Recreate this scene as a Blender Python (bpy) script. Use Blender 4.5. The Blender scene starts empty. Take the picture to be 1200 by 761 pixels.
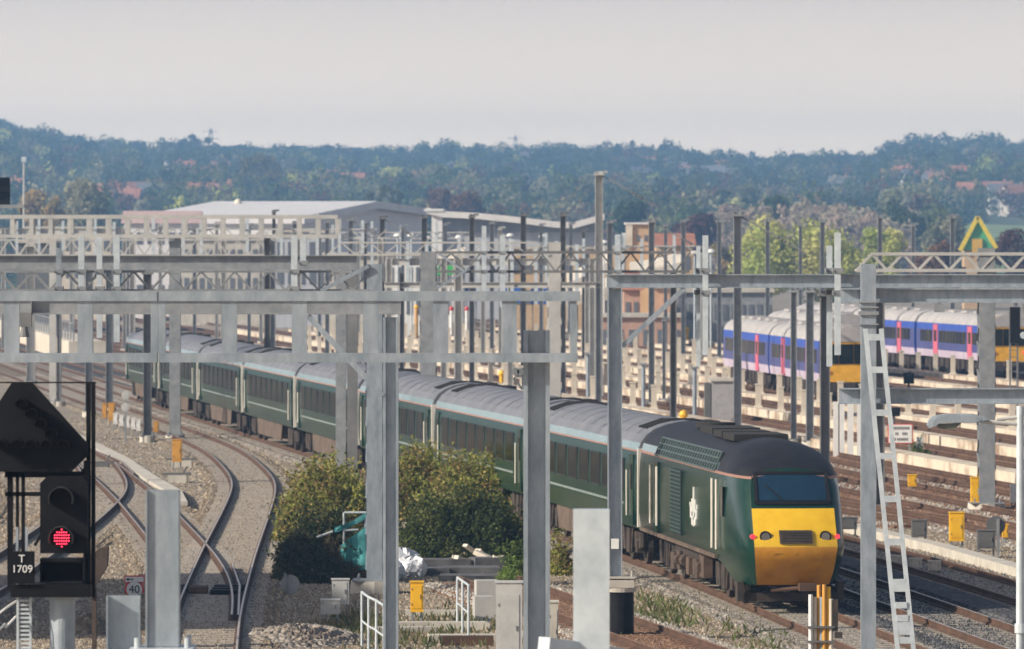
import bpy, math, random
import numpy as np
from mathutils import Vector, Matrix
random.seed(7); rng = np.random.default_rng(7)
scene = bpy.context.scene
COL = scene.collection
F = 7800.0; HZ = 279.0; EYE = 8.6       # focal length in photo pixels, horizon row, eye height above the rails

def at(px, py, s):                       # photo pixel at scale s (px per metre) -> world point
    return Vector(((px-600)/s, F/s, EYE-(py-HZ)/s))
def gx(px, py, z=0.0):                   # point on the ground plane
    s = (py-HZ)/(EYE-z); return Vector(((px-600)/s, F/s, z))

# ------------------------------------------------------------------ materials
MATS = {}
def mat(name, col, rough=0.6, metal=0.0, var=0.12, scale=3.0, bump=0.0, bscale=40.0, col2=None, detail=4, spec=None, emit=None, coat=0.0, lo=0.35, hi=0.65, stretch=None):
    if name in MATS: return MATS[name]
    m = bpy.data.materials.new(name); m.use_nodes = True
    nt = m.node_tree; N = nt.nodes; L = nt.links
    b = N['Principled BSDF']
    b.inputs['Roughness'].default_value = rough; b.inputs['Metallic'].default_value = metal
    if coat: b.inputs['Coat Weight'].default_value = coat; b.inputs['Coat Roughness'].default_value = 0.12
    if spec is not None: b.inputs['Specular IOR Level'].default_value = spec
    tc = N.new('ShaderNodeTexCoord')
    src = tc.outputs['Object']
    if stretch:
        mp = N.new('ShaderNodeMapping'); mp.inputs['Scale'].default_value = stretch
        L.new(src, mp.inputs['Vector']); src = mp.outputs['Vector']
    n = N.new('ShaderNodeTexNoise'); n.inputs['Scale'].default_value = scale; n.inputs['Detail'].default_value = detail
    n.inputs['Roughness'].default_value = 0.65
    L.new(src, n.inputs['Vector'])
    r = N.new('ShaderNodeValToRGB')
    r.color_ramp.elements[0].position = lo; r.color_ramp.elements[1].position = hi
    c2 = col2 if col2 else tuple(min(1, c*(1+var)) for c in col)
    c1 = col if col2 else tuple(c*(1-var) for c in col)
    r.color_ramp.elements[0].color = (*c1, 1); r.color_ramp.elements[1].color = (*c2, 1)
    L.new(n.outputs['Fac'], r.inputs['Fac']); L.new(r.outputs['Color'], b.inputs['Base Color'])
    if bump:
        n2 = N.new('ShaderNodeTexNoise'); n2.inputs['Scale'].default_value = bscale; n2.inputs['Detail'].default_value = 3
        L.new(tc.outputs['Object'], n2.inputs['Vector'])
        bp = N.new('ShaderNodeBump'); bp.inputs['Strength'].default_value = bump; bp.inputs['Distance'].default_value = 0.02
        L.new(n2.outputs['Fac'], bp.inputs['Height']); L.new(bp.outputs['Normal'], b.inputs['Normal'])
    if emit:
        b.inputs['Emission Color'].default_value = (*emit[0], 1); b.inputs['Emission Strength'].default_value = emit[1]
    MATS[name] = m; return m

def stone(name, ca, cb, cc, sc=9.0, rust=None):
    """loose stones: voronoi cells in three tones, larger stains over them"""
    m = bpy.data.materials.new(name); m.use_nodes = True
    nt = m.node_tree; N = nt.nodes; L = nt.links; b = N['Principled BSDF']; b.inputs['Roughness'].default_value = 0.95
    b.inputs['Specular IOR Level'].default_value = 0.15
    tc = N.new('ShaderNodeTexCoord')
    v = N.new('ShaderNodeTexVoronoi'); v.inputs['Scale'].default_value = sc
    L.new(tc.outputs['Object'], v.inputs['Vector'])
    sp = N.new('ShaderNodeSeparateColor'); L.new(v.outputs['Color'], sp.inputs['Color'])
    r = N.new('ShaderNodeValToRGB'); e = r.color_ramp.elements
    e[0].position = 0.05; e[0].color = (*ca, 1); e[1].position = 0.95; e[1].color = (*cc, 1)
    k = r.color_ramp.elements.new(0.5); k.color = (*cb, 1)
    L.new(sp.outputs['Red'], r.inputs['Fac'])
    n = N.new('ShaderNodeTexNoise'); n.inputs['Scale'].default_value = 0.5; n.inputs['Detail'].default_value = 6
    L.new(tc.outputs['Object'], n.inputs['Vector'])
    r2 = N.new('ShaderNodeValToRGB'); r2.color_ramp.elements[0].position = 0.38; r2.color_ramp.elements[1].position = 0.66
    st = rust if rust else tuple(x*0.72 for x in cb)
    r2.color_ramp.elements[0].color = (0, 0, 0, 1); r2.color_ramp.elements[1].color = (1, 1, 1, 1)
    L.new(n.outputs['Fac'], r2.inputs['Fac'])
    mx = N.new('ShaderNodeMix'); mx.data_type = 'RGBA'
    mth = N.new('ShaderNodeMath'); mth.operation = 'MULTIPLY'; mth.inputs[1].default_value = 0.65
    L.new(r2.outputs['Color'], mth.inputs[0]); L.new(mth.outputs[0], mx.inputs[0])
    L.new(r.outputs['Color'], mx.inputs[6]); mx.inputs[7].default_value = (*st, 1)
    L.new(mx.outputs[2], b.inputs['Base Color'])
    bp = N.new('ShaderNodeBump'); bp.inputs['Strength'].default_value = 1.0; bp.inputs['Distance'].default_value = 0.09
    L.new(v.outputs['Distance'], bp.inputs['Height']); bp.invert = True
    L.new(bp.outputs['Normal'], b.inputs['Normal'])
    MATS[name] = m; return m

def leafmat(name, rough=0.75):
    m = bpy.data.materials.new(name); m.use_nodes = True
    nt = m.node_tree; N = nt.nodes; L = nt.links; b = N['Principled BSDF']; b.inputs['Roughness'].default_value = rough
    b.inputs['Specular IOR Level'].default_value = 0.2
    a = N.new('ShaderNodeAttribute'); a.attribute_name = 'tint'; a.attribute_type = 'GEOMETRY'
    L.new(a.outputs['Color'], b.inputs['Base Color'])
    tr = N.new('ShaderNodeBsdfTranslucent'); L.new(a.outputs['Color'], tr.inputs['Color'])
    ad = N.new('ShaderNodeMixShader'); ad.inputs[0].default_value = 0.45
    L.new(b.outputs[0], ad.inputs[1]); L.new(tr.outputs[0], ad.inputs[2]); L.new(ad.outputs[0], N['Material Output'].inputs['Surface'])
    MATS[name] = m; return m

galv = mat('galvanised_steel', (0.24, 0.29, 0.335), 0.42, 0.3, scale=5.0, col2=(0.42, 0.47, 0.52), lo=0.34, hi=0.68, detail=10, bump=0.15, bscale=25, stretch=(1,1,.35))
galv_dull = mat('dull_galvanised_steel', (0.18, 0.20, 0.22), 0.6, 0.15, scale=2.5, col2=(0.34, 0.35, 0.36), lo=0.3, hi=0.7, detail=8)
galv_pale = mat('pale_weathered_steel', (0.42, 0.42, 0.40), 0.65, 0.05, scale=1.2, col2=(0.55, 0.54, 0.51), detail=8)
galv_new = mat('new_galvanised_steel', (0.46, 0.52, 0.56), 0.45, 0.15, scale=3.0, col2=(0.64, 0.70, 0.73), detail=8)
galv_dark = mat('dark_weathered_steel', (0.13, 0.135, 0.14), 0.7, 0.1, scale=1.5, col2=(0.22, 0.22, 0.22), detail=8)
rail_side = mat('rusty_rail_steel', (0.06, 0.032, 0.02), 0.85, 0.0, scale=1.5, col2=(0.12, 0.065, 0.04), detail=8)
rail_head = mat('polished_rail_head', (0.50, 0.44, 0.39), 0.36, 0.5, scale=1.0, col2=(0.66, 0.60, 0.54))
rail_brown = mat('dull_brown_rail_head', (0.30, 0.16, 0.09), 0.55, 0.2, scale=1.0, col2=(0.42, 0.24, 0.15))
sleeper_c = mat('concrete_sleeper', (0.33, 0.29, 0.25), 0.9, 0, scale=4, col2=(0.44, 0.40, 0.34), bump=0.3)
sleeper_r = mat('rust_stained_sleeper', (0.22, 0.12, 0.075), 0.9, 0, scale=2, col2=(0.34, 0.21, 0.14), bump=0.3)
ballast = stone('tan_ballast', (0.12, 0.10, 0.075), (0.23, 0.19, 0.145), (0.38, 0.32, 0.25), 8)
ballast_rust = stone('rusty_ballast', (0.12, 0.065, 0.04), (0.23, 0.13, 0.08), (0.34, 0.22, 0.14), 8, rust=(0.16, 0.085, 0.05))
ballast_dark = stone('dark_new_ballast', (0.05, 0.052, 0.056), (0.10, 0.10, 0.105), (0.17, 0.17, 0.175), 8)
ballast_grey = stone('grey_ballast', (0.14, 0.13, 0.12), (0.27, 0.25, 0.22), (0.42, 0.38, 0.34), 8, rust=(0.20, 0.15, 0.11))
concrete = mat('pale_concrete', (0.42, 0.39, 0.34), 0.9, 0, scale=1.5, col2=(0.58, 0.55, 0.48), detail=8, bump=0.2)
cream = mat('cream_concrete_paint', (0.52, 0.46, 0.37), 0.85, 0, scale=0.8, col2=(0.70, 0.64, 0.54), detail=8)
white = mat('white_paint', (0.72, 0.72, 0.70), 0.6, 0, scale=2.0, col2=(0.82, 0.82, 0.80), detail=6)
black = mat('matt_black_paint', (0.006, 0.006, 0.008), 0.6, 0, scale=4, col2=(0.011, 0.011, 0.013), spec=0.15)
blackish = mat('dark_running_gear', (0.022, 0.019, 0.017), 0.75, 0, scale=3, col2=(0.07, 0.05, 0.038), detail=8, bump=0.4, bscale=8)
brake = mat('brake_dust_brown', (0.08, 0.058, 0.044), 0.85, 0, scale=1.5, col2=(0.155, 0.11, 0.08), detail=8)
yellow = mat('yellow_box_paint', (0.80, 0.42, 0.01), 0.55, 0, scale=3, col2=(0.88, 0.52, 0.02), detail=6)
grey_box = mat('grey_cabinet_paint', (0.40, 0.41, 0.40), 0.6, 0, scale=2.5, col2=(0.52, 0.52, 0.50), detail=8)
red_lamp = mat('lit_red_lamp', (0.6, 0.02, 0.03), 0.4, emit=((1.0, 0.04, 0.09), 5.0))
tail_lamp = mat('lit_tail_lamp', (0.7, 0.05, 0.08), 0.3, emit=((1.0, 0.03, 0.06), 0.8))
glass_dark = mat('dark_window_glass', (0.004, 0.005, 0.005), 0.12, 0, scale=0.35, col2=(0.040, 0.040, 0.010), detail=3, lo=.48, hi=.66, spec=0.05)  # olive blotches are greenish reflections painted into the dark glass
brick = mat('tan_brick', (0.50, 0.34, 0.19), 0.85, 0, scale=1.5, col2=(0.60, 0.43, 0.26), detail=8)
terracotta = mat('terracotta_render', (0.42, 0.25, 0.18), 0.85, 0, scale=1.0, col2=(0.52, 0.34, 0.25), detail=8)
roof_red = mat('red_tile', (0.30, 0.12, 0.075), 0.85, 0, scale=0.8, col2=(0.42, 0.19, 0.12), detail=6)
bark = mat('bark', (0.08, 0.06, 0.045), 0.9, 0, scale=3, col2=(0.14, 0.11, 0.08), bump=0.4)
leaves = leafmat('leaves')

# ------------------------------------------------------------------ mesh builder
class MB:
    def __init__(s): s.v = []; s.f = []; s.m = []; s.mi = 0; s.c = []; s.nc = 0
    def add(s, vs, fs):
        o = len(s.v); s.v.extend([tuple(p) for p in vs])
        for f in fs: s.f.append(tuple(o+i for i in f)); s.m.append(s.mi); s.c.append(s.nc)
        s.nc += 1
        return s
    def box(s, x0, x1, y0, y1, z0, z1):
        return s.add([(x0,y0,z0),(x1,y0,z0),(x1,y1,z0),(x0,y1,z0),(x0,y0,z1),(x1,y0,z1),(x1,y1,z1),(x0,y1,z1)],
                     [(0,3,2,1),(4,5,6,7),(0,1,5,4),(1,2,6,5),(2,3,7,6),(3,0,4,7)])
    def bar(s, p0, p1, w, d=None, up=(0,0,1)):
        p0 = Vector(p0); p1 = Vector(p1); d = w if d is None else d
        a = (p1-p0).normalized(); u = Vector(up)
        if abs(a.dot(u)) > 0.98: u = Vector((0,1,0))
        x = a.cross(u).normalized(); y = x.cross(a).normalized()
        vs = []
        for p in (p0, p1):
            for i, j in ((-1,-1),(1,-1),(1,1),(-1,1)): vs.append(p + x*i*w/2 + y*j*d/2)
        return s.add(vs, [(0,1,2,3),(7,6,5,4),(0,4,5,1),(1,5,6,2),(2,6,7,3),(3,7,4,0)])
    def cyl(s, p0, p1, r0, r1=None, n=10):
        p0 = Vector(p0); p1 = Vector(p1); r1 = r0 if r1 is None else r1
        a = (p1-p0).normalized(); u = Vector((0,0,1)) if abs(a.z) < 0.95 else Vector((0,1,0))
        x = a.cross(u).normalized(); y = x.cross(a)
        vs = []
        for p, r in ((p0,r0),(p1,r1)):
            for i in range(n):
                t = 2*math.pi*i/n; vs.append(p + x*math.cos(t)*r + y*math.sin(t)*r)
        fs = [tuple(range(n)), tuple(range(2*n-1, n-1, -1))]
        for i in range(n): fs.append((i, n+i, n+(i+1)%n, (i+1)%n))
        return s.add(vs, fs)
    def prism(s, pts, d0, d1, axis='y'):
        n = len(pts); vs = []
        for d in (d0, d1):
            for a, b in pts:
                vs.append((a, d, b) if axis == 'y' else ((d, a, b) if axis == 'x' else (a, b, d)))
        fs = [tuple(range(n)), tuple(range(2*n-1, n-1, -1))]
        for i in range(n): fs.append((i, n+i, n+(i+1)%n, (i+1)%n))
        return s.add(vs, fs)
    def dome(s, c, r, squash=1.0, n=10, m=5, full=False):
        c = Vector(c); vs = []; fs = []; lo = -math.pi/2 if full else 0
        for j in range(m+1):
            t = lo + (math.pi/2-lo)*j/m
            for i in range(n):
                a = 2*math.pi*i/n; vs.append(c + Vector((math.cos(a)*math.cos(t)*r, math.sin(a)*math.cos(t)*r, math.sin(t)*r*squash)))
        for j in range(m):
            for i in range(n): fs.append((j*n+i, j*n+(i+1)%n, (j+1)*n+(i+1)%n, (j+1)*n+i))
        if not full: fs.append(tuple(range(n-1, -1, -1)))
        return s.add(vs, fs)
    def hsec(s, x, y, z0, z1, w, d, t=0.02, web='x'):
        """H column; web='x': web faces the camera, flanges at the two sides"""
        if web == 'x':
            s.box(x-w/2, x-w/2+t, y-d/2, y+d/2, z0, z1); s.box(x+w/2-t, x+w/2, y-d/2, y+d/2, z0, z1)
            s.box(x-w/2+t, x+w/2-t, y-t/2, y+t/2, z0, z1)
        else:
            s.box(x-w/2, x+w/2, y-d/2, y-d/2+t, z0, z1); s.box(x-w/2, x+w/2, y+d/2-t, y+d/2, z0, z1)
            s.box(x-t/2, x+t/2, y-d/2+t, y+d/2-t, z0, z1)
        return s
    def ibeam(s, p0, p1, h, w, t=0.025):
        p0 = Vector(p0); p1 = Vector(p1)
        k = Vector((0,0,1))
        s.bar(p0+k*(h/2-t/2), p1+k*(h/2-t/2), w, t); s.bar(p0-k*(h/2-t/2), p1-k*(h/2-t/2), w, t)
        s.bar(p0, p1, t, h-2*t)
        return s
    def build(s, name, m, parent=None, smooth=False, loc=None):
        me = bpy.data.meshes.new(name)
        vs = s.v
        if loc is not None:
            l = Vector(loc); vs = [tuple(Vector(p)-l) for p in vs]
        me.from_pydata(vs, [], s.f)
        ms = m if isinstance(m, (list, tuple)) else [m]
        for x in ms: me.materials.append(x)
        if len(ms) > 1: me.polygons.foreach_set('material_index', s.m)
        if smooth: me.polygons.foreach_set('use_smooth', [True]*len(me.polygons))
        me.update()
        o = bpy.data.objects.new(name, me); COL.objects.link(o)
        if loc is not None: o.location = loc
        if parent is not None: o.parent = parent
        return o

def tag(o, label=None, cat=None, group=None, kind=None):
    if label: o['label'] = label
    if cat: o['category'] = cat
    if group: o['group'] = group
    if kind: o['kind'] = kind
    return o
def thing(name, label, cat, loc=(0,0,0), group=None, rz=0):
    o = bpy.data.objects.new(name, None); COL.objects.link(o); o.location = loc; o.rotation_euler = (0,0,rz)
    o.empty_display_size = 0.3
    return tag(o, label, cat, group)
def part(mb, name, m, parent, smooth=False, label=None):
    """mesh in world coordinates, parented to an empty at its own base"""
    l = Vector(parent.location)
    mb.v = [tuple(Vector(p)-l) for p in mb.v]
    o = mb.build(name, m, parent, smooth)
    if label: o['label'] = label
    return o
def split(mb, name, m, parent, local=False):
    """every added solid becomes a child of its own"""
    l = Vector((0,0,0)) if local else Vector(parent.location); out = []
    for c in range(mb.nc):
        fs = [f for f, k in zip(mb.f, mb.c) if k == c]; ids = sorted({i for f in fs for i in f}); ix = {i: n for n, i in enumerate(ids)}
        b = MB(); b.add([tuple(Vector(mb.v[i])-l) for i in ids], [tuple(ix[i] for i in f) for f in fs]); out.append(b.build(name, m, parent))
    return out
def copy_tree(o, parent=None):
    c = o.copy(); COL.objects.link(c)
    if parent: c.parent = parent
    for ch in list(o.children): copy_tree(ch, c)
    return c

# ------------------------------------------------------------------ foliage
def leaf_cloud(centers, radii, n, size, tints, squash=1.0, vary=0.5):
    """leaf quads through the outer volume of overlapping blobs; returns verts, faces, per-vertex tint"""
    centers = np.array(centers, float); radii = np.array(radii, float)
    k = rng.choice(len(centers), n, p=(radii**2)/np.sum(radii**2))
    d = rng.normal(size=(n,3)); d /= np.linalg.norm(d, axis=1)[:,None]
    r = radii[k]*(0.45+0.72*rng.random(n)**0.7)
    c = centers[k] + d*r[:,None]*np.array([1,1,squash])
    nrm = d*0.7 + rng.normal(size=(n,3))*0.6; nrm /= np.linalg.norm(nrm, axis=1)[:,None]
    t = np.cross(nrm, rng.normal(size=(n,3))); t /= np.linalg.norm(t, axis=1)[:,None]
    b = np.cross(nrm, t)
    sz = size*(0.6+0.8*rng.random(n))[:,None]
    q = np.stack([c-t*sz, c-b*sz*0.6, c+t*sz, c+b*sz*0.6], 1).reshape(-1,3)
    tints = np.array(tints, float)
    ti = tints[rng.integers(0, len(tints), len(centers))][k]
    ti = ti*(1-vary/2+vary*rng.random((n,1)))
    return q, np.repeat(ti, 4, 0)
def quads_object(name, q, col, m, parent=None, loc=(0,0,0)):
    n = len(q)//4
    me = bpy.data.meshes.new(name); me.vertices.add(len(q))
    me.vertices.foreach_set('co', (q-np.array(loc, float)).astype(np.float32).ravel())
    me.loops.add(len(q)); me.loops.foreach_set('vertex_index', np.arange(len(q), dtype=np.int32))
    me.polygons.add(n); me.polygons.foreach_set('loop_start', np.arange(0, len(q), 4, dtype=np.int32))
    me.polygons.foreach_set('loop_total', np.full(n, 4, dtype=np.int32))
    a = me.attributes.new('tint', 'FLOAT_COLOR', 'POINT')
    a.data.foreach_set('color', np.c_[np.clip(col,0,1), np.ones(len(q))].astype(np.float32).ravel())
    me.materials.append(m); me.update(calc_edges=True); me.validate()
    o = bpy.data.objects.new(name, me); COL.objects.link(o)
    if parent is not None: o.parent = parent
    else: o.location = loc
    return o
G_DARK = [(0.035,0.07,0.025),(0.05,0.085,0.03),(0.06,0.095,0.035)]
G_MID = [(0.08,0.13,0.04),(0.11,0.15,0.05),(0.13,0.16,0.055)]
G_YEL = [(0.52,0.54,0.16),(0.62,0.60,0.22),(0.42,0.48,0.13)]
G_OLIVE = [(0.27,0.26,0.15),(0.33,0.31,0.19),(0.21,0.22,0.12)]
G_RUST = [(0.20,0.10,0.06),(0.16,0.09,0.05),(0.22,0.14,0.08)]
G_GOLD = [(0.45,0.32,0.12),(0.40,0.30,0.13),(0.32,0.27,0.11)]
G_MAR = [(0.10,0.045,0.045),(0.13,0.06,0.05),(0.09,0.06,0.045)]
G_TAN = [(0.50,0.40,0.32),(0.45,0.38,0.29),(0.40,0.35,0.26)]
def crown_blobs(x, y, z0, w, h, n=14, seedless=True):
    cs = []; rs = []
    for i in range(n):
        t = random.random(); a = random.random()*6.283
        prof = math.sin(math.pi*(0.18+0.75*t))
        rr = w/2*max(prof,.62)*math.sqrt(random.random())*0.92
        cs.append((x+math.cos(a)*rr, y+math.sin(a)*rr, z0+h*(0.12+0.76*t))); rs.append(w*random.uniform(0.15, 0.27))
    return cs, rs
def tree(name, label, px, ytop, wpx, s, h, tints, nleaf=2600, leaf=0.35, n=14, group=None):
    X = (px-600)/s; Y = F/s; ztop = EYE-(ytop-HZ)/s; z0 = ztop-h; W = wpx/s
    zg = ground_z(X, Y)
    t = thing(name, label, 'tree', (X, Y, zg), group)
    mb = MB(); mb.cyl((X,Y,zg), (X+0.2,Y,z0+h*0.35), 0.035*h, 0.02*h, 8)
    for i in range(6):
        a = i*1.05+random.random(); r = W*0.3
        mb.cyl((X+0.1,Y,z0+h*(0.1+0.04*i)), (X+math.cos(a)*r, Y+math.sin(a)*r, z0+h*(0.45+0.07*i)), 0.014*h, 0.005*h, 6)
    part(mb, 'trunk', bark, t)
    cs, rs = crown_blobs(X, Y, z0, W, h, n)
    q, c = leaf_cloud(cs, rs, nleaf, leaf, tints)
    o = quads_object('crown', q-np.array(t.location), c, leaves, t)
    return t

def skyline(px):
    xs = [-400,-100,0,60,130,170,210,260,330,400,460,520,600,700,800,870,930,975,1010,1060,1100,1150,1200,1300,1600]
    ys = [130,134,143,156,164,174,167,172,174,176,176,171,174,174,178,184,186,178,184,164,166,163,166,168,172]
    return float(np.interp(px, xs, ys))
def ground_z(X, Y):
    if Y < 1150: return -0.3
    px = 600+F*X/Y
    top = EYE+(HZ-skyline(px))*3500/F - 9.0
    t = min(1.0, (Y-1150)/2350.0)
    if Y > 3500: return top - (Y-3500)*0.02
    return -0.3 + (top+0.3)*(t**1.25) + 1.5*math.sin(X*0.02+Y*0.004)*t*(1-t)*4
HAZE_D = 0.00027; HAZE_C = (0.32, 0.59, 1.0, 1); SUN_AZ = 113.0; SKY_S = 0.085; SUN_E = 5.0; EXPO = 0.19; SKY_LO = (1.66, 1.31, .91); SKY_HI = (.82, .70, .59)
# ------------------------------------------------------------------ terrain
def grid_mesh(name, xs_of, ys, zf, m, smooth=True):
    vs = []; fs = []; n = None
    for y in ys:
        xs = xs_of(y); n = len(xs)
        for x in xs: vs.append((x, y, zf(x, y)))
    for j in range(len(ys)-1):
        for i in range(n-1): fs.append((j*n+i, j*n+i+1, (j+1)*n+i+1, (j+1)*n+i))
    mb = MB(); mb.v = vs; mb.f = fs; mb.m = [0]*len(fs)
    return tag(mb.build(name, m, smooth=smooth), kind='structure')
yard_dirt = stone('yard_ballast', (0.20, 0.165, 0.13), (0.33, 0.285, 0.23), (0.50, 0.45, 0.38), 8)
hill_grass = mat('hill_grass', (0.05, 0.075, 0.03), 0.95, 0, scale=0.01, col2=(0.11, 0.12, 0.05), detail=8)
field_m = mat('pale_field_grass', (0.16, 0.24, 0.09), 0.95, 0, scale=0.02, col2=(0.22, 0.28, 0.12), detail=8)
g = MB(); g.add([(-900,-60,-0.3),(900,-60,-0.3),(900,1150,-0.3),(-900,1150,-0.3)], [(0,1,2,3)])
tag(g.build('ground', yard_dirt), kind='structure')
grid_mesh('hills', lambda y: np.linspace(-0.34*y-300, 0.34*y+300, 110), np.linspace(1150, 4600, 60), ground_z, hill_grass)

# ------------------------------------------------------------------ tracks
# centre line of the train's track
def T(Y):
    b = 4.6 - 0.094*(Y-175)
    if Y <= 165: return b
    if Y < 185: return b - 0.038*(Y-165)*(Y-165)/40
    return b - 0.038*(Y-175)
def smooth_path(pts, step=1.5, sig=8.0):
    pts = sorted(pts); ys = [p[0] for p in pts]; xs = [p[1] for p in pts]
    Y = np.arange(ys[0], ys[-1]+step, step); k = int(sig*3/step)
    ext = np.arange(-k, len(Y)+k)*step+ys[0]
    s0 = (xs[1]-xs[0])/(ys[1]-ys[0]); s1 = (xs[-1]-xs[-2])/(ys[-1]-ys[-2])
    X = np.interp(ext, ys, xs); X[ext<ys[0]] = xs[0]+s0*(ext[ext<ys[0]]-ys[0]); X[ext>ys[-1]] = xs[-1]+s1*(ext[ext>ys[-1]]-ys[-1])
    w = np.exp(-0.5*(np.arange(-k,k+1)*step/sig)**2); w /= w.sum()
    X = np.convolve(X, w, 'valid')
    return np.c_[X, Y]
def offsets(P, d):
    t = np.gradient(P, axis=0); t /= np.linalg.norm(t, axis=1)[:,None]
    n = np.c_[t[:,1], -t[:,0]]
    return P + n*d
RAILP = [(-.085,-.15),(.085,-.15),(.085,-.125),(.022,-.11),(.022,-.045),(.040,-.035),(.040,-.006),(.022,0),(-.022,0),(-.040,-.006),(-.040,-.035),(-.022,-.045),(-.022,-.11),(-.085,-.125)]
def sweep(mb, P, prof, topface=None, z=0.0):
    t = np.gradient(P, axis=0); t /= np.linalg.norm(t, axis=1)[:,None]; n = np.c_[t[:,1], -t[:,0]]
    vs = []; k = len(prof)
    for i in range(len(P)):
        for a, b in prof: vs.append((P[i,0]+n[i,0]*a, P[i,1]+n[i,1]*a, z+b))
    o = len(mb.v); mb.v.extend(vs)
    for i in range(len(P)-1):
        for j in range(k):
            mb.f.append((o+i*k+j, o+i*k+(j+1)%k, o+(i+1)*k+(j+1)%k, o+(i+1)*k+j)); mb.m.append(1 if j == topface else 0)
    mb.f.append(tuple(o+j for j in range(k))[::-1]); mb.m.append(0)
    mb.f.append(tuple(o+(len(P)-1)*k+j for j in range(k))); mb.m.append(0)
NT = [0]; TRK = []
def track(pts, bed=None, head=None, sl=None, bedw=2.9, smooth=True, sleep_to=420, rails=(-1, 1), name='railway_track'):
    bed = bed or ballast; head = head or rail_brown; sl = sl or sleeper_c
    P = smooth_path(pts) if smooth else np.array([(x, y) for y, x in pts], float); TRK.append((P, 'rusty_ballast' if sl is sleeper_r else bed.name, bedw))
    k = NT[0]; NT[0] += 1; dz = -0.004*(k % 22)
    root = bpy.data.objects.new(name, None); COL.objects.link(root); tag(root, kind='structure')
    root.location = (float(P[0,0]), float(P[0,1]), 0)
    mb = MB(); w = bedw/2
    sweep(mb, P[::2] if len(P) > 8 else P, [(-w-.25,-.32),(w+.25,-.32),(w,-.165+dz),(-w,-.165+dz)])
    part(mb, 'ballast_bed', bed, root)
    mb = MB(); acc = 0; t = np.gradient(P, axis=0); t /= np.linalg.norm(t, axis=1)[:,None]
    L = np.r_[0, np.cumsum(np.linalg.norm(np.diff(P, axis=0), axis=1))]
    for d in np.arange(0.3, L[-1], 0.65):
        x = np.interp(d, L, P[:,0]); y = np.interp(d, L, P[:,1]); tx = np.interp(d, L, t[:,0]); ty = np.interp(d, L, t[:,1])
        if y > sleep_to: break
        a = Vector((ty, -tx, 0)); c = Vector((x, y, -0.192+dz*0.4)); j = random.uniform(-.03,.03)
        mb.bar(c-a*(1.25+j), c+a*(1.25-j), 0.25, 0.09)
    o = part(mb, 'sleepers', sl, root); o['kind'] = 'stuff'
    if sl is sleeper_r:
        mb = MB(); sweep(mb, P[::2], [(-.95,-.22),(.95,-.22),(.9,-.158+dz),(-.9,-.158+dz)]); part(mb, 'rusty_ballast_top', ballast_rust, root)
    for sgn in rails:
        mb = MB(); sweep(mb, offsets(P, sgn*0.7525), RAILP, topface=7)
        part(mb, 'rail', [rail_side, head], root)
    return P
ys = list(range(60, 400, 6))
track([(y, T(y)) for y in ys]+[(760, T(400)-0.132*360)], ballast_grey, rail_brown, bedw=3.0)               # the green train's track
track([(60,-3.4),(149,-6.9),(181,-7.75),(209,-8.35),(235,-9.0),(252,-10.2),(270,-11.6),(290,-13.9),(312,-16.8),(336,-20.0),(500,-41.6),(760,-76)], head=rail_head)
track([(152,-7.15),(165,-7.6),(180,-8.7),(200,-10.5),(223,-12.6),(257,-16.1),(296,-20.9),(335,-25.8),(500,-47.5),(760,-82)], head=rail_head)
track([(60,-16),(120,-13.8),(165,-13.2),(203,-13.35),(228,-13.8),(243,-14.9),(257,-16.15)], head=rail_head)
track([(60,-18),(150,-17.0),(209,-17.4),(228,-18.6),(265,-23.2),(300,-28),(500,-55),(760,-90)], head=rail_head)
track([(60,-22),(200,-22),(240,-25),(300,-33),(500,-60),(760,-95)])
track([(180,-30),(300,-40),(500,-66),(760,-100)])
track([(108,8.4),(135,4.4),(147,2.65),(163,0.3),(169,-0.55)], ballast_rust, rail_brown, sleeper_r)
def par(off, y0=60, y1=760, near=None, **k):
    pts = [(y, T(y)+off*1.006) for y in range(y0, 400, 8)]+[(y1, T(400)-0.132*(y1-400)+off)]
    return track(pts, **k)
par(3.2, bed=ballast_dark, head=rail_head, bedw=3.4)
par(6.6, bed=ballast_grey, bedw=3.0)
track([(204,T(204)+12.4),(215,T(215)+11.2),(228,T(228)+10.6)]+[(y,T(y)+10.4) for y in range(240,400,10)]+[(600,T(600)+10.4)], ballast_rust, rail_brown, sleeper_r)
for off in (13.2, 16.5, 19.8): par(off, bed=ballast_grey, sl=sleeper_r, bedw=2.7)
for off in (25.5, 31.5, 40.5, 46.0, 51.5, 57.0, 62.5): par(off, y0=170, bed=ballast_grey, sl=sleeper_r, bedw=2.7, sleep_to=330)
track([(200,35.5),(351,17.6),(396,14.0),(500,1.5),(640,-16)], bed=ballast_rust, sl=sleeper_r, bedw=2.8, sleep_to=330)
# strip of new dark ballast between the running line and its right-hand neighbour
mb = MB(); P = np.array([(T(y)+5.0, y) for y in range(118, 215, 3)]); sweep(mb, P, [(-.55,-.32),(.55,-.32),(.42,-.10),(-.42,-.10)])
tag(mb.build('ballast_shoulder', ballast_dark), kind='structure')
# crossing and switch rails where tracks meet
mb = MB()
for pts in ([(152,-6.25),(165,-6.75),(176,-7.4)], [(243,-13.8),(257,-15.1),(270,-16.9)]):
    sweep(mb, np.array([(x, y) for y, x in pts], float), RAILP, topface=7, z=-0.004)
tag(mb.build('switch_rail', [rail_side, rail_head]), kind='structure')

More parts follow.
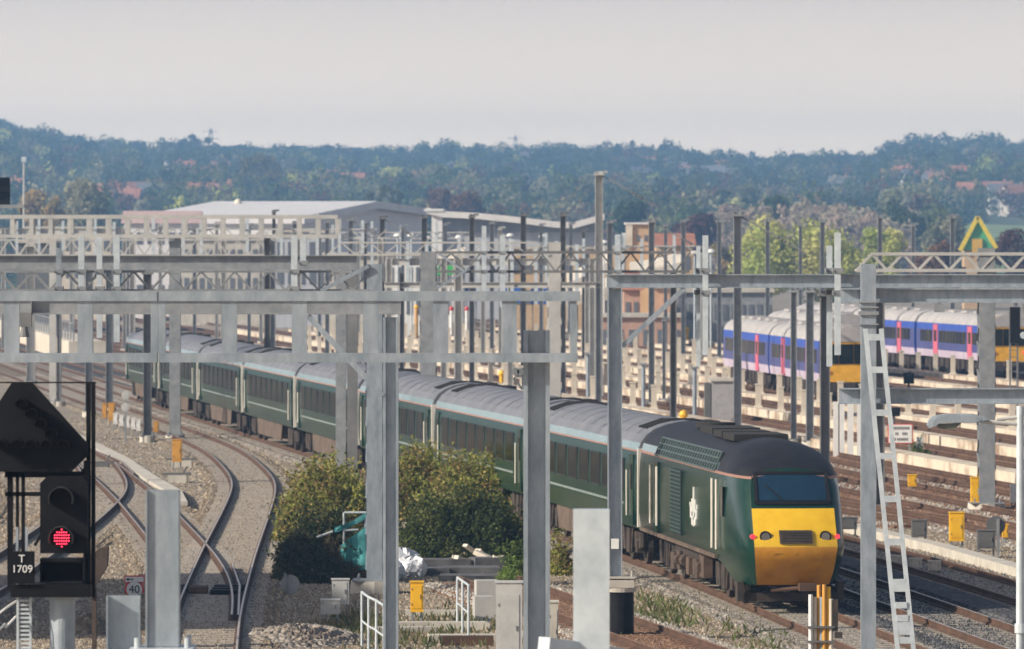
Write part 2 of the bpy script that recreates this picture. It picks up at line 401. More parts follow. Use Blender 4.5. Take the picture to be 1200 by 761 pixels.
# concrete troughing walkways beside the tracks
def strip(name, pts, w, z, m, kind='structure'):
    mb = MB(); P = np.array([(x, y) for y, x in pts], float); sweep(mb, P, [(-w/2,-.31),(w/2,-.31),(w/2,z),(-w/2,z)])
    return tag(mb.build(name, m), kind=kind)
strip('cable_trough', [(218,-10.9),(228,-11.6),(240,-13.0),(262,-15.4),(290,-18.9),(330,-24)], 0.55, -0.04, concrete)
strip('cable_trough', [(160,T(160)+8.9),(188,T(188)+9.2),(225,T(225)+9.0),(262,T(262)+8.8)], 0.5, -0.05, concrete)
strip('cable_trough', [(196,-8.0+.0),(203,-10.2)], 0.5, 0.02, concrete) if False else None
walk_m = mat('rust_stained_walkway', (.27,.19,.13), .9, 0, scale=.45, col2=(.62,.54,.43), detail=8, lo=.38, hi=.52)
for off, y0, y1, w in ((22.6,240,520,1.6),(28.5,250,640,1.3),(33.6,258,620,1.2),(38.2,300,640,1.2),(43.2,340,640,1.3),(48.8,360,640,1.3),(54.3,330,640,1.2),(59.8,380,640,1.2)):
    strip('yard_walkway', [(y, T(y)+off) for y in range(y0, y1+1, 20)], w*(.6 if off < 30 else .8), 0.12, walk_m)
# low bright platform wall on the far left with its fence
def rowpts(off, y0, y1, dy): return [(y, T(y)+off) for y in np.arange(y0, y1, dy)]

# ------------------------------------------------------------------ the green train
green = mat('dark_green_coach_paint', (0.005, 0.030, 0.020), 0.22, 0, scale=0.5, col2=(0.012, 0.046, 0.032), detail=8, coat=0.1, spec=0.4)
teal = mat('sky_sheen_cantrail', (0.16, 0.27, 0.30), 0.25, 0, scale=0.8, col2=(0.23, 0.34, 0.37), coat=0.5)  # pale teal paints the sky's reflection onto the green cantrail curve
roofm = mat('dusty_grey_roof', (0.13, 0.138, 0.16), 0.5, 0, scale=0.8, col2=(0.20, 0.205, 0.23), detail=8)
roofd = mat('black_roof', (0.012, 0.012, 0.016), 0.5, 0, scale=1.5, col2=(0.022, 0.022, 0.026), detail=6, spec=.2)
ventm = mat('dark_roof_vent', (0.02, 0.018, 0.016), 0.8, 0, scale=3)
salmon = mat('salmon_lining', (0.34, 0.19, 0.15), 0.5, 0, scale=2)
silver = mat('pale_grey_lining', (0.20, 0.24, 0.22), 0.5, 0, scale=2)
rubber = mat('gangway_rubber', (0.02, 0.02, 0.02), 0.8)
creamp = mat('cream_end_post', (0.74, 0.70, 0.62), 0.5, 0, scale=1)
PROF = [(1.30,1.0),(1.36,1.5),(1.375,2.1),(1.36,2.7),(1.32,3.05)]
ROOF = [(1.325,3.05),(1.26,3.24),(1.12,3.44),(0.90,3.60),(0.62,3.71),(0.32,3.78),(0.0,3.81)]
def extr(prof, y0, y1, mats_of=None, mb=None, ny=1, closed=True):
    mb = mb or MB(); pr = list(prof); n = len(pr); o = len(mb.v)
    for j in range(ny+1):
        y = y0+(y1-y0)*j/ny
        for x, z in pr: mb.v.append((x, y, z))
    for j in range(ny):
        for i in range(n if closed else n-1):
            mb.f.append((o+j*n+i, o+j*n+(i+1)%n, o+(j+1)*n+(i+1)%n, o+(j+1)*n+i)); mb.m.append(mats_of(i) if mats_of else 0)
    if closed:
        mb.f.append(tuple(o+i for i in range(n))[::-1]); mb.m.append(0)
        mb.f.append(tuple(o+ny*n+i for i in range(n))); mb.m.append(0)
    return mb
def sym(h): return [(-x, z) for x, z in h] + [(x, z) for x, z in h[::-1] if x > 1e-6]
def bogie(root, y, seed=0):
    b = MB()
    for sx in (-1, 1):
        b.box(sx*1.02-.06, sx*1.02+.06, y-1.7, y+1.7, 0.42, 0.66)
        for dy in (-1.3, 1.3):
            b.cyl((sx*0.72, y+dy, 0.457), (sx*0.86, y+dy, 0.457), 0.457, n=20)
            b.box(sx*1.02-.1, sx*1.02+.1, y+dy-.2, y+dy+.2, 0.30, 0.62)
            b.cyl((sx*1.0, y+dy-.38, 0.45), (sx*1.0, y+dy-.38, 0.85), 0.11, n=8); b.cyl((sx*1.0, y+dy+.38, 0.45), (sx*1.0, y+dy+.38, 0.85), 0.11, n=8)
        b.box(sx*1.1-.05, sx*1.1+.05, y-.3, y+.3, 0.25, 0.9); b.cyl((sx*1.12, y-.6, .3), (sx*1.12, y-.9, .95), .05, n=6); b.cyl((sx*1.12, y+.6, .3), (sx*1.12, y+.9, .95), .05, n=6)
    b.box(-1.0, 1.0, y-.3, y+.3, 0.55, 0.85)
    b.cyl((-.9,y-1.3,.457),(.9,y-1.3,.457),.08,n=8); b.cyl((-.9,y+1.3,.457),(.9,y+1.3,.457),.08,n=8)
    o = b.build('bogie', blackish, root); return o
CL = 22.15
def make_coach():
    r = thing('passenger_coach', 'x', 'train coach')
    mb = extr(sym(PROF+[(0,3.04)]), 0, CL, mb=MB()); mb.build('body', green, r)
    rp = [(-1.40,3.05)]+[(-x*1.005, z+.004) for x, z in ROOF[1:]]+[(x*1.005, z+.004) for x, z in ROOF[-2:0:-1]]+[(1.40,3.05)]
    rp[0] = (-1.335,3.055); rp[-1] = (1.335,3.055)
    nn = len(rp)
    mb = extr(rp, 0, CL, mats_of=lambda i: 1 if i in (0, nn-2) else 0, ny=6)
    for k in range(10): # roof seams
        y = 1.6+k*2.15
        for j in range(2, nn-3):
            a = rp[j]; b_ = rp[j+1]; mb.bar((a[0], y, a[1]+.008), (b_[0], y, b_[1]+.008), .03, .008)
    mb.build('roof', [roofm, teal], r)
    s = MB()
    for sx in (-1, 1): s.box(min(sx*1.33, sx*1.362), max(sx*1.33, sx*1.362), 0.02, CL-.02, 3.015, 3.055)
    s.build('cantrail_stripe', salmon, r)
    s = MB()
    for sx in (-1, 1): s.box(min(sx*1.36, sx*1.382), max(sx*1.36, sx*1.382), 2.4, CL-2.4, 1.56, 1.62)
    s.build('waist_stripe', silver, r)
    # underframe cowl between the bogies, coloured with brake dust
    u = MB(); u.prism([(5.6,1.0),(6.1,.34),(CL-6.1,.34),(CL-5.6,1.0)], -1.27, -1.22, axis='x'); u.prism([(5.6,1.0),(6.1,.34),(CL-6.1,.34),(CL-5.6,1.0)], 1.22, 1.27, axis='x')
    u.box(-1.2, 1.2, 6.2, CL-6.2, .4, .98); u.build('underframe', brake, r)
    for y in (3.1, CL-3.1): bogie(r, y)
    w0 = None
    for sx in (-1, 1):
        for k in range(8):
            if w0 is None:
                w = MB(); w.box(-.03, .03, -.85, .85, 1.92, 2.74); w0 = w.build('window', glass_dark, r); o = w0
                fr = MB()
                for z in (1.90, 2.76): fr.box(-.034, .034, -.9, .9, z-.02, z+.02)
                for y in (-.88, .88): fr.box(-.034, .034, y-.02, y+.02, 1.92, 2.74)
                fr.build('frame', rubber, w0)
            else:
                o = w0.copy(); COL.objects.link(o); f = w0.children[0].copy(); COL.objects.link(f); f.parent = o
            o.location = (sx*1.352, 3.2+k*2.3, 0); o.parent = r
        for y in (.95, CL-.95):
            d = MB(); x = sx*1.362; d.box(x-.025, x+.025, y-.36, y+.36, 1.08, 2.92); o = d.build('door', green, r)
            g_ = MB(); g_.box(x-.035, x+.035, y-.2, y+.2, 2.0, 2.66); g_.build('door_window', glass_dark, o)
            h = MB(); h.cyl((sx*1.43, y+.5*(1 if y < 5 else -1), 1.3), (sx*1.43, y+.5*(1 if y < 5 else -1), 2.5), .02, n=6); h.build('grab_rail', creamp, o)
    for y in (1.1, CL-2.6):
        v = MB()
        for j in range(6):
            a = ROOF[2+j//2]; 
        for j in range(5):
            yy = y+j*.34; v.bar((-.95, yy, 3.60), (-.35, yy, 3.80), .12, .05); v.bar((-.35, yy, 3.80), (.5, yy, 3.80), .12, .05)
        v.box(.45, 1.0, y-.1, y+1.6, 3.60, 3.78)
        v.build('roof_vent', ventm, r)
    for y in (-.16, CL+.0):
        e = MB(); e.box(-.55, .55, y, y+.16, 1.05, 3.2); e.build('gangway', rubber, r)
    e = MB(); e.box(-1.36, -1.10, -.12, -.005, 1.05, 3.1); e.box(1.10, 1.36, -.12, -.005, 1.05, 3.1); split(e, 'end_post', creamp, r, local=True)
    return r
def put_vehicle(r, Y0, L):
    """stand a vehicle on the train's track with its near end at Y0"""
    Y1 = Y0
    for _ in range(20): Y1 = Y0+math.sqrt(max(1, L*L-(T(Y1)-T(Y0))**2))
    dx = T(Y1)-T(Y0); r.location = (T(Y0), Y0, 0); r.rotation_euler = (0, 0, math.atan2(-dx, Y1-Y0)); return Y1
NOSE_Y = 154.0; PCL = 19.6
coach0 = make_coach()
clabels = ['dark green coach next to the yellow nosed power car, nearest of the eight coaches',
 'green coach second from the power car, partly behind the two thick grey posts',
 'green coach third from the power car, above the right end of the bushes',
 'green coach fourth from the power car, rising behind the tall bush',
 'green coach fifth from the power car, its near bogie just above the brown switch rails',
 'green coach sixth from the power car, behind the broad column with the orange box',
 'green coach seventh from the power car, hazy and mostly behind grey masts',
 'hazy green coach farthest up the line, eighth from the power car']
Yc = NOSE_Y+PCL*0.9955
for i in range(8):
    c = coach0 if i == 0 else copy_tree(coach0)
    c['label'] = clabels[i]; c['group'] = 'green coaches of the long train'
    Yc = put_vehicle(c, Yc+.5, CL)
    Yc += .45

def make_powercar():
    r = thing('train_power_car', 'dark green power car with yellow nose and red tail lamps', 'train power car')
    ds = [0, .12, .35, .7, 1.1, 1.7, 2.4, 3.2, 4.2, PCL]
    def w(d): return float(np.interp(d, [0,.12,.35,.7,1.1,1.7,2.4,3.2,4.2], [.97,1.07,1.16,1.23,1.275,1.325,1.355,1.37,1.37]))
    def zt(d): return float(np.interp(d, [0,.12,.35,.7,1.1,1.7,2.4,3.2,4.2], [3.24,3.30,3.40,3.52,3.63,3.75,3.81,3.84,3.84]))
    def zb(d): return float(np.interp(d, [0,.9,1.7,2.4,3.2,4.2], [.55,.52,.55,.72,.92,1.0]))
    def f(z): return float(np.interp(z, [.5,.8,1.1,1.45,2.32,2.42,3.15,3.35,3.84], [.55,.30,.11,0,.55,.62,1.12,1.28,1.9]))
    def ring(d):
        half = []; b = zb(d); W = w(d)/1.375
        for i, z in enumerate([b, b+(1.45-b)*.3, b+(1.45-b)*.65, 1.45, 1.9, 2.32, 2.42, 2.8]):
            wd = float(np.interp(z, [.5,.9,1.45,2.3,2.8,3.05], [1.18,1.30,1.375,1.37,1.345,1.31]))
            half.append((wd*W, z))
        s = (zt(d)-3.0)/(3.84-3.0)
        wc = float(np.interp(d, [0, 1.5], [.955, 1]))
        for x, z in [(1.315,3.05),(1.25,3.26),(1.12,3.46),(0.90,3.62),(0.62,3.74),(0.32,3.81),(0.0,3.84)]:
            half.append((x*W*wc, 3.0+(z-3.0)*s))
        return half
    fade = lambda d: max(0.0, 1-d/4.2)
    rings = []
    for d in ds:
        pts = []
        for x, z in sym(ring(d)): pts.append((x, d+f(z)*fade(d), z))
        rings.append(pts)
    n = len(rings[0]); K = 15
    body = MB(); roof = MB()
    for pts in rings: body.v.extend(pts); roof.v.extend(pts)
    for j in range(len(rings)-1):
        for i in range(n-1):
            fc = (j*n+i, j*n+i+1, (j+1)*n+i+1, (j+1)*n+i)
            is_roof = 8 <= i <= n-10
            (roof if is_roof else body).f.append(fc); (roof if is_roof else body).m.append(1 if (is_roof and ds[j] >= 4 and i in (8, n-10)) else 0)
    # bottom and back
    body.f.append(tuple((len(rings)-1)*n+i for i in range(n))); body.m.append(0)
    # front panel, bulging a little
    lv = rings[0][:8]
    fr = MB(); nx = 8
    zs = [p[2] for p in lv]+[rings[0][9][2], ]
    xsl = [abs(p[0]) for p in lv]+[abs(rings[0][9][0])]
    for z, xw in zip(zs, xsl):
        for i in range(nx+1):
            x = -xw+2*xw*i/nx; fr.v.append((x, f(z)-.07*(1-(x/xw)**2), z))
    for j in range(len(zs)-1):
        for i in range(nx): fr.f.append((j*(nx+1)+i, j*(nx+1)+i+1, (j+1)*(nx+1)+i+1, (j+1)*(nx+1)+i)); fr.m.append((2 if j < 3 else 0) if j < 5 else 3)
    # fill above the screen up to the roof ring
    o = len(fr.v); top = rings[0][9:n-9]
    fr.v.extend(top); fr.f.append(tuple(range(o, o+len(top)))); fr.m.append(3)
    ye = MATS['nose_yellow'] = mat('nose_yellow', (0.72, 0.43, 0.014), 0.3, 0, scale=2.2, col2=(0.84, 0.53, 0.022), detail=6, coat=0.4)
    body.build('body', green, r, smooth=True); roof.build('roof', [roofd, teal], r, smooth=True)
    fr.build('nose_panel', [ye, roofd, mat('shaded_nose_yellow', (0.44, 0.18, 0.010), 0.45, 0, scale=2.5, col2=(0.58, 0.27, 0.015), detail=8, coat=.1), green], r, smooth=True)  # lower rows: nose yellow with the shade below the crease painted in
    e = MB(); e.box(-.9,.9,.5,1.2,.6,1.4); e.build('coupler_recess', blackish, r)
    def fy(x, z): return f(z)-.07*(1-(x/.95)**2)
    # windscreen
    ws = MB(); zz = [2.50, 2.8, 3.08]; N_ = 6
    for z in zz:
        for i in range(N_+1): x = -.80+1.6*i/N_; ws.v.append((x, fy(x, z)-.03, z))
    for z in zz:
        for i in range(N_+1): x = -.80+1.6*i/N_; ws.v.append((x, fy(x, z)+.02, z))
    for j in range(2):
        for i in range(N_): a = j*(N_+1)+i; ws.f.append((a, a+1, a+N_+2, a+N_+1)); ws.m.append(0)
    o = 3*(N_+1)
    for j in range(2):
        for i in range(N_): a = o+j*(N_+1)+i; ws.f.append((a+N_+1, a+N_+2, a+1, a)); ws.m.append(0)
    W_ = ws.build('windscreen', mat('windscreen_glass', (0.008,0.03,0.06), 0.08, 0, spec=0.7), r)  # blue in the glass colour stands for reflected sky
    wr = MB()
    for (x0, z0, x1, z1) in ((-.86,2.45,.86,2.45),(-.84,3.13,.84,3.13)):
        for i in range(6):
            xa = x0+(x1-x0)*i/6; xb = x0+(x1-x0)*(i+1)/6; wr.bar((xa, fy(xa,z0)-.03, z0), (xb, fy(xb,z0)-.03, z0), .07, .07)
    for sx in (-1, 1): wr.bar((sx*.85, fy(.85,2.45)-.03, 2.45), (sx*.83, fy(.83,3.13)-.03, 3.13), .07, .07)
    wr.build('frame', roofd, W_)
    wp = MB(); wp.bar((-.25, fy(0,2.5)-.07, 2.52), (-.62, fy(0,2.9)-.07, 2.86), .02); wp.build('wiper', black, W_)
    # side lights and grille
    lens = mat('headlamp_lens', (0.20,0.19,0.18), 0.15, 0.3, spec=0.8)
    for sx in (-1, 1):
        z = 1.70; h = MB(); h.cyl((sx*.70, fy(.7,z)-.045, z-.02), (sx*.70, fy(.7,z)+.1, z-.02), .135, n=20); o = h.build('headlight', black, r)
        h = MB(); h.cyl((sx*.70, fy(.7,z)-.06, z-.02), (sx*.70, fy(.7,z)-.02, z-.02), .10, n=18); h.build('lens', lens, o)
        z = 1.68; xx = .985; h = MB(); yy = .13 if sx < 0 else .10
        h.cyl((sx*.985, .10, z), (sx*1.0, .28, z), .055, n=14); h.build('tail_light', tail_lamp, r)
    gr = MB(); gr.add([(-.38, fy(.38,1.53)-.012, 1.53),(.38, fy(.38,1.53)-.012, 1.53),(.38, fy(.38,1.83)-.012, 1.83),(-.38, fy(.38,1.83)-.012, 1.83),
                       (-.38, fy(.38,1.53)+.1, 1.53),(.38, fy(.38,1.53)+.1, 1.53),(.38, fy(.38,1.83)+.1, 1.83),(-.38, fy(.38,1.83)+.1, 1.83)],
                      [(0,1,2,3),(7,6,5,4),(0,4,5,1),(1,5,6,2),(2,6,7,3),(3,7,4,0)])
    for i in range(5): z = 1.56+i*.06; gr.bar((-.36, fy(.3,z)-.05, z), (.36, fy(.3,z)-.05, z), .014)
    gr.v = [(x, y-.05, z) for x, y, z in gr.v]
    gr.build('nose_grille', blackish, r)
    # seams on the lower nose door
    sm = MB()
    for (a, b) in (((-.5,.72),(.5,.72)),((-.5,1.3),(.5,1.3)),((-.5,.72),(-.5,1.3)),((.5,.72),(.5,1.3)),((0,.72),(0,1.3))):
        sm.bar((a[0], fy(a[0],a[1])-.006, a[1]), (b[0], fy(b[0],b[1])-.006, b[1]), .012, .012)
    sm.build('nose_door_seam', mat('dark_yellow_seam', (0.40,0.22,0.01), .6), r)
    # salmon line round the cab
    st = MB()
    def rp(j, i): return Vector(rings[j][i])
    for i0 in (8, n-9):
        for j in range(len(rings)-1):
            a, b = rp(j, i0), rp(j+1, i0); o_ = Vector((.012 if a.x > 0 else -.012, 0, 0)); st.bar(a+o_, b+o_, .03, .06)
    a = rp(0, 8); b = rp(0, n-9)
    st.bar(a+Vector((0,-.02,.03)), b+Vector((0,-.02,.03)), .03, .05)
    st.build('cantrail_stripe', salmon, r)
    # shoulder grilles, side grille, door, rails
    gm = mat('grille_slats', (0.10,0.15,0.15), .4, .2); gd = mat('grille_void', (0.008,0.015,0.014), .8)
    for sx in (-1, 1):
        v = MB(); v.mi = 0; v.bar((sx*1.33, 4.7, 3.09), (sx*1.33, 16.0, 3.09), .03, .03)
        v.add([(sx*1.335,4.3,3.08),(sx*1.335,16.2,3.08),(sx*1.14,16.2,3.50),(sx*1.14,4.3,3.50),(sx*1.25,4.3,3.08),(sx*1.25,16.2,3.08),(sx*1.05,16.2,3.45),(sx*1.05,4.3,3.45)],
              [(0,1,2,3),(7,6,5,4),(0,4,5,1),(1,5,6,2),(2,6,7,3),(3,7,4,0)])
        o = v.build('shoulder_grille', gd, r)
        v = MB()
        for k in range(25):
            y = 4.4+k*.49; v.bar((sx*1.35, y, 3.08), (sx*1.155, y, 3.51), .07, .03)
        for k in range(4):
            t = k/3; v.bar((sx*(1.35-.195*t), 4.3, 3.08+.43*t), (sx*(1.35-.195*t), 16.2, 3.08+.43*t), .05, .03)
        v.build('slats', gm, o)
        v = MB(); v.box(min(sx*1.34,sx*1.385), max(sx*1.34,sx*1.385), 10.6, 12.7, 1.25, 2.85); o = v.build('side_grille', gd, r)
        v = MB()
        for k in range(16): z = 1.3+k*.1; v.box(min(sx*1.38,sx*1.40), max(sx*1.38,sx*1.40), 10.6, 12.7, z, z+.03)
        v.build('slats', mat('green_slats', (0.04,0.09,0.08), .4), o)
        v = MB(); v.box(min(sx*1.35,sx*1.392), max(sx*1.35,sx*1.392), 15.4, 16.3, 1.1, 2.9); o = v.build('door', green, r)
        v = MB(); v.box(min(sx*1.38,sx*1.398), max(sx*1.38,sx*1.398), 15.6, 16.1, 2.05, 2.7); v.build('door_window', glass_dark, o)
        v = MB()
        for y in (15.15, 16.55): v.cyl((sx*1.44, y, 1.3), (sx*1.44, y, 2.8), .028, n=6)
        for y in (3.3, 4.1): v.cyl((sx*1.44, y, 1.25), (sx*1.44, y, 2.9), .03, n=6)
        split(v, 'handrail', creamp, r, local=True)
        v = MB(); v.box(min(sx*1.33,sx*1.388), max(sx*1.33,sx*1.388), 2.55, 3.05, 2.05, 2.75); v.build('cab_side_window', glass_dark, r)
        v = MB(); v.box(min(sx*1.3,sx*1.39), max(sx*1.3,sx*1.39), 4.0, PCL-.3, 1.0, 1.09); v.build('solebar', brake, r)
    # pale crest of upright shapes on the flank
    v = MB(); c = 8.1
    for sx in (-1, 1):
      v = MB()
      for dy, z0, z1, wd in ((0,1.75,2.68,.16),(-.32,1.9,2.3,.16),(.32,1.9,2.3,.16),(-.62,1.7,2.0,.2),(.62,1.7,2.05,.2),(-.3,1.5,1.75,.2),(.32,1.48,1.76,.2),(-.75,2.02,2.16,.14),(.75,2.05,2.18,.14),(0,1.45,1.66,.13)):
        v.box(min(sx*1.36,sx*1.388), max(sx*1.36,sx*1.388), c+dy*.85-wd/2, c+dy*.85+wd/2, 2.05+(z0-2.05)*.78, 2.05+(z1-2.05)*.78)
      v.build('crest', mat('pale_crest_paint', (0.72,0.72,0.68), .5), r)
    v = MB()
    for y0, y1, x0, x1 in ((5.3,7.4,-.75,.55),(8.0,9.6,-.7,.5),(10.6,13.0,-.6,.6)): v.box(x0, x1, y0, y1, 3.74, 3.90)
    v.cyl((0,14.6,3.8),(0,14.6,3.93),.5,n=16); v.build('roof_vent', ventm, r)
    v = MB(); v.box(-1.2,1.2,6.7,13.2,.42,.98)
    v.build('underframe', blackish, r)
    rr_ = random.Random(5); v = MB(); y = 6.6
    while y < 13.2:
        w_ = rr_.uniform(.2,.75); h_ = rr_.uniform(.15,.45); k_ = rr_.choice((0,0,1,2))
        for sx in (-1,1):
            xo = sx*rr_.uniform(1.22,1.34)
            if k_ == 1: v.cyl((xo,y,.62),(xo,y+w_,.62),rr_.uniform(.12,.2),n=10)
            elif k_ == 2: v.bar((xo,y,.35),(xo,y+w_,.95),.05,.05); v.cyl((xo,y+w_*.5,.4),(xo,y+w_*.5,.95),.05,n=6)
            else: v.box(min(xo,sx*1.1),max(xo,sx*1.1),y,y+w_,.25+h_*.4,.55+h_)
        y += w_+rr_.uniform(.02,.2)
    split(v, 'equipment_case', mat('grimy_equipment', (0.03,0.024,0.02), .8, 0, scale=1.3, col2=(0.13,0.085,0.06), detail=6), r, local=True)
    for y in (4.3, 15.6): bogie(r, y)
    v = MB(); v.box(-1.25,-1.1,.9,1.3,.15,.6); v.box(1.1,1.25,.9,1.3,.15,.6); v.box(-1.2,1.2,1.0,1.12,.14,.34); v.build('guard_iron', blackish, r)
    v = MB(); v.cyl((-.5,.6,.42),(.35,.25,.50),.05,n=8); v.box(.1,.5,.1,.4,.42,.6); v.build('coupling', rail_side, r)
    for y in (PCL-.02,): e = MB(); e.box(-.55,.55,y,y+.3,1.05,3.2); e.build('gangway', rubber, r)
    return r
pc = make_powercar(); put_vehicle(pc, NOSE_Y, PCL)

# ------------------------------------------------------------------ blue units in the yard
blue = mat('blue_unit_paint', (0.028, 0.075, 0.36), 0.45, 0, scale=1, col2=(0.045, 0.10, 0.43), spec=.3)
lilac = mat('pale_lilac_paint', (0.48, 0.40, 0.52), 0.5, 0, scale=1, col2=(0.60, 0.52, 0.62), detail=6)
pink = mat('pink_door_paint', (0.60, 0.13, 0.20), 0.5, 0, scale=1)
wroof = mat('pale_unit_roof', (0.34, 0.33, 0.33), 0.6, 0, scale=1, col2=(0.46, 0.44, 0.43), detail=6)
UL = 22.6
def make_unit(cab=True, doors=(5.2, 16.2), bluish=True, win=glass_dark):
    r = thing('railcar', 'x', 'railcar')
    H = [(1.30,1.0),(1.36,1.45),(1.36,1.452),(1.375,1.9),(1.375,1.902),(1.36,2.75),(1.35,2.752),(1.33,3.15),(0,3.14)]
    nn = len(sym(H))
    def mo(i):
        j = i if i < nn/2 else nn-2-i
        return {0:1,1:1,2:2 if bluish else 1,3:2,4:2,5:0,6:0,7:0}.get(j, 0) if bluish else {0:1,1:1,2:1,3:1,4:1}.get(j, 1)
    low = mat('violet_waist_paint', (0.07,0.08,0.24), .4, 0, scale=1)
    mb = extr(sym(H), 0.0, UL, mats_of=mo); mb.build('body', [blue, lilac, low] if bluish else [wroof, lilac, lilac], r)
    rp = [(-1.34,3.155)]+[(-x, z+.1) for x, z in ROOF[1:]]+[(x, z+.1) for x, z in ROOF[-2:0:-1]]+[(1.34,3.155)]
    m2 = extr(rp, 0, UL)
    for k in range(5):
        y = 2+k*4; m2.box(-.6, .6, y, y+1.8, 3.85, 4.0)
    m2.build('roof', wroof, r)
    for sx in (-1, 1):
        for (a, b) in ((1.5, 4.4), (6.5, 15.0), (17.5, 21.2)):
            w = MB(); w.box(min(sx*1.34,sx*1.39), max(sx*1.34,sx*1.39), a, b, 1.95, 2.68); o = w.build('window_band', win, r)
            w = MB(); y = a+.9
            while y < b-.3: w.box(min(sx*1.37,sx*1.394), max(sx*1.37,sx*1.394), y, y+.08, 1.95, 2.68); y += 1.05
            split(w, 'mullion', low, o, local=True)
        for y in doors:
            w = MB(); w.box(min(sx*1.34,sx*1.40), max(sx*1.34,sx*1.40), y-.68, y+.68, 1.05, 3.08); o = w.build('door', pink if bluish else lilac, r)
            w = MB(); w.box(min(sx*1.38,sx*1.41), max(sx*1.38,sx*1.41), y-.4, y+.4, 2.0, 2.7); w.build('door_window', win, o)
    for y in (3.3, UL-3.3): bogie(r, y)
    u = MB(); u.box(-1.15,1.15,6,UL-6,.35,.98)
    for k in range(7): u.box(-1.28,-1.1,5.6+k*1.7,6.7+k*1.7,.32+.1*(k%2),.95)
    u.build('underframe', blackish, r)
    if cab:
        fr = MB()
        fr.prism([(-1.34,1.0),(1.34,1.0),(1.36,2.0),(1.33,3.15),(1.0,3.5),(.5,3.8),(-.5,3.8),(-1.0,3.5),(-1.33,3.15),(-1.36,2.0)], -.22, -.001); o = fr.build('cab_front', mat('cab_yellow', (0.80,0.42,0.03), .45), r)
        ww = MB(); ww.box(-1.2,-.42,-.27,-.2,1.95,3.0); ww.box(.42,1.2,-.27,-.2,1.95,3.0); ww.box(-.38,.38,-.26,-.2,1.95,3.0); ww.build('cab_window', glass_dark, r)
        for x in (-.95, .95): l = MB(); l.cyl((x,-.28,1.55),(x,-.2,1.55),.1,n=10); l.build('tail_light', tail_lamp, r)
        c = MB(); c.box(-.4,.4,-.7,-.1,.7,1.0); c.box(-1.1,1.1,-.25,.1,.45,.95); c.build('coupler', blackish, r)
        t_ = MB(); t_.prism([(-1.33,3.12),(1.33,3.12),(1.0,3.52),(.5,3.84),(-.5,3.84),(-1.0,3.52)], -.26, -.16); t_.build('roof_dome', wroof, r)
    return r
def put_at(r, x, y, slope=-0.132): r.location = (x, y, 0); r.rotation_euler = (0, 0, math.atan2(-slope, 1)); return r
u1 = make_unit(); u2 = make_unit(cab=False)
def unit(src, x, y, lab): 
    o = src if not src.get('used') else copy_tree(src); src['used'] = 1
    if 'used' in o: del o['used']
    o['label'] = lab; o['group'] = 'railcars stabled in the yard'; src['used'] = 1
    return put_at(o, x, y, -.080 if y < 400 else -.132)
XT1 = lambda y: 17.6-.080*(y-351)
XT2 = lambda y: T(y)+57.0
unit(u1, XT1(351), 351, 'blue railcar with yellow cab end and lit red lamp, half hidden by three dark masts')
unit(u2, XT1(374.2), 374.2, 'blue railcar coupled beyond the yellow ended one, behind the thick tall mast')
unit(u1, XT2(410), 410, 'blue railcar with yellow cab just right of the laced column, above the white posts')
unit(u2, XT2(433.2), 433.2, 'middle blue railcar with pink doors seen between the ladder column and the laced column')
unit(u2, XT2(456.4), 456.4, 'farthest blue railcar of the right hand set, just beside the ladder top')
for o in (u1, u2):
    if 'used' in o: del o['used']
grn_gl = mat('greenish_window_glass', (0.05,0.09,0.08), .2)
u3 = make_unit(cab=False, bluish=False, win=grn_gl)
put_at(u3, T(412)+47.5, 412); tag(u3, 'pale grey railcar with a greenish window band, standing right behind the blue railcar', 'railcar', 'railcars stabled in the yard')
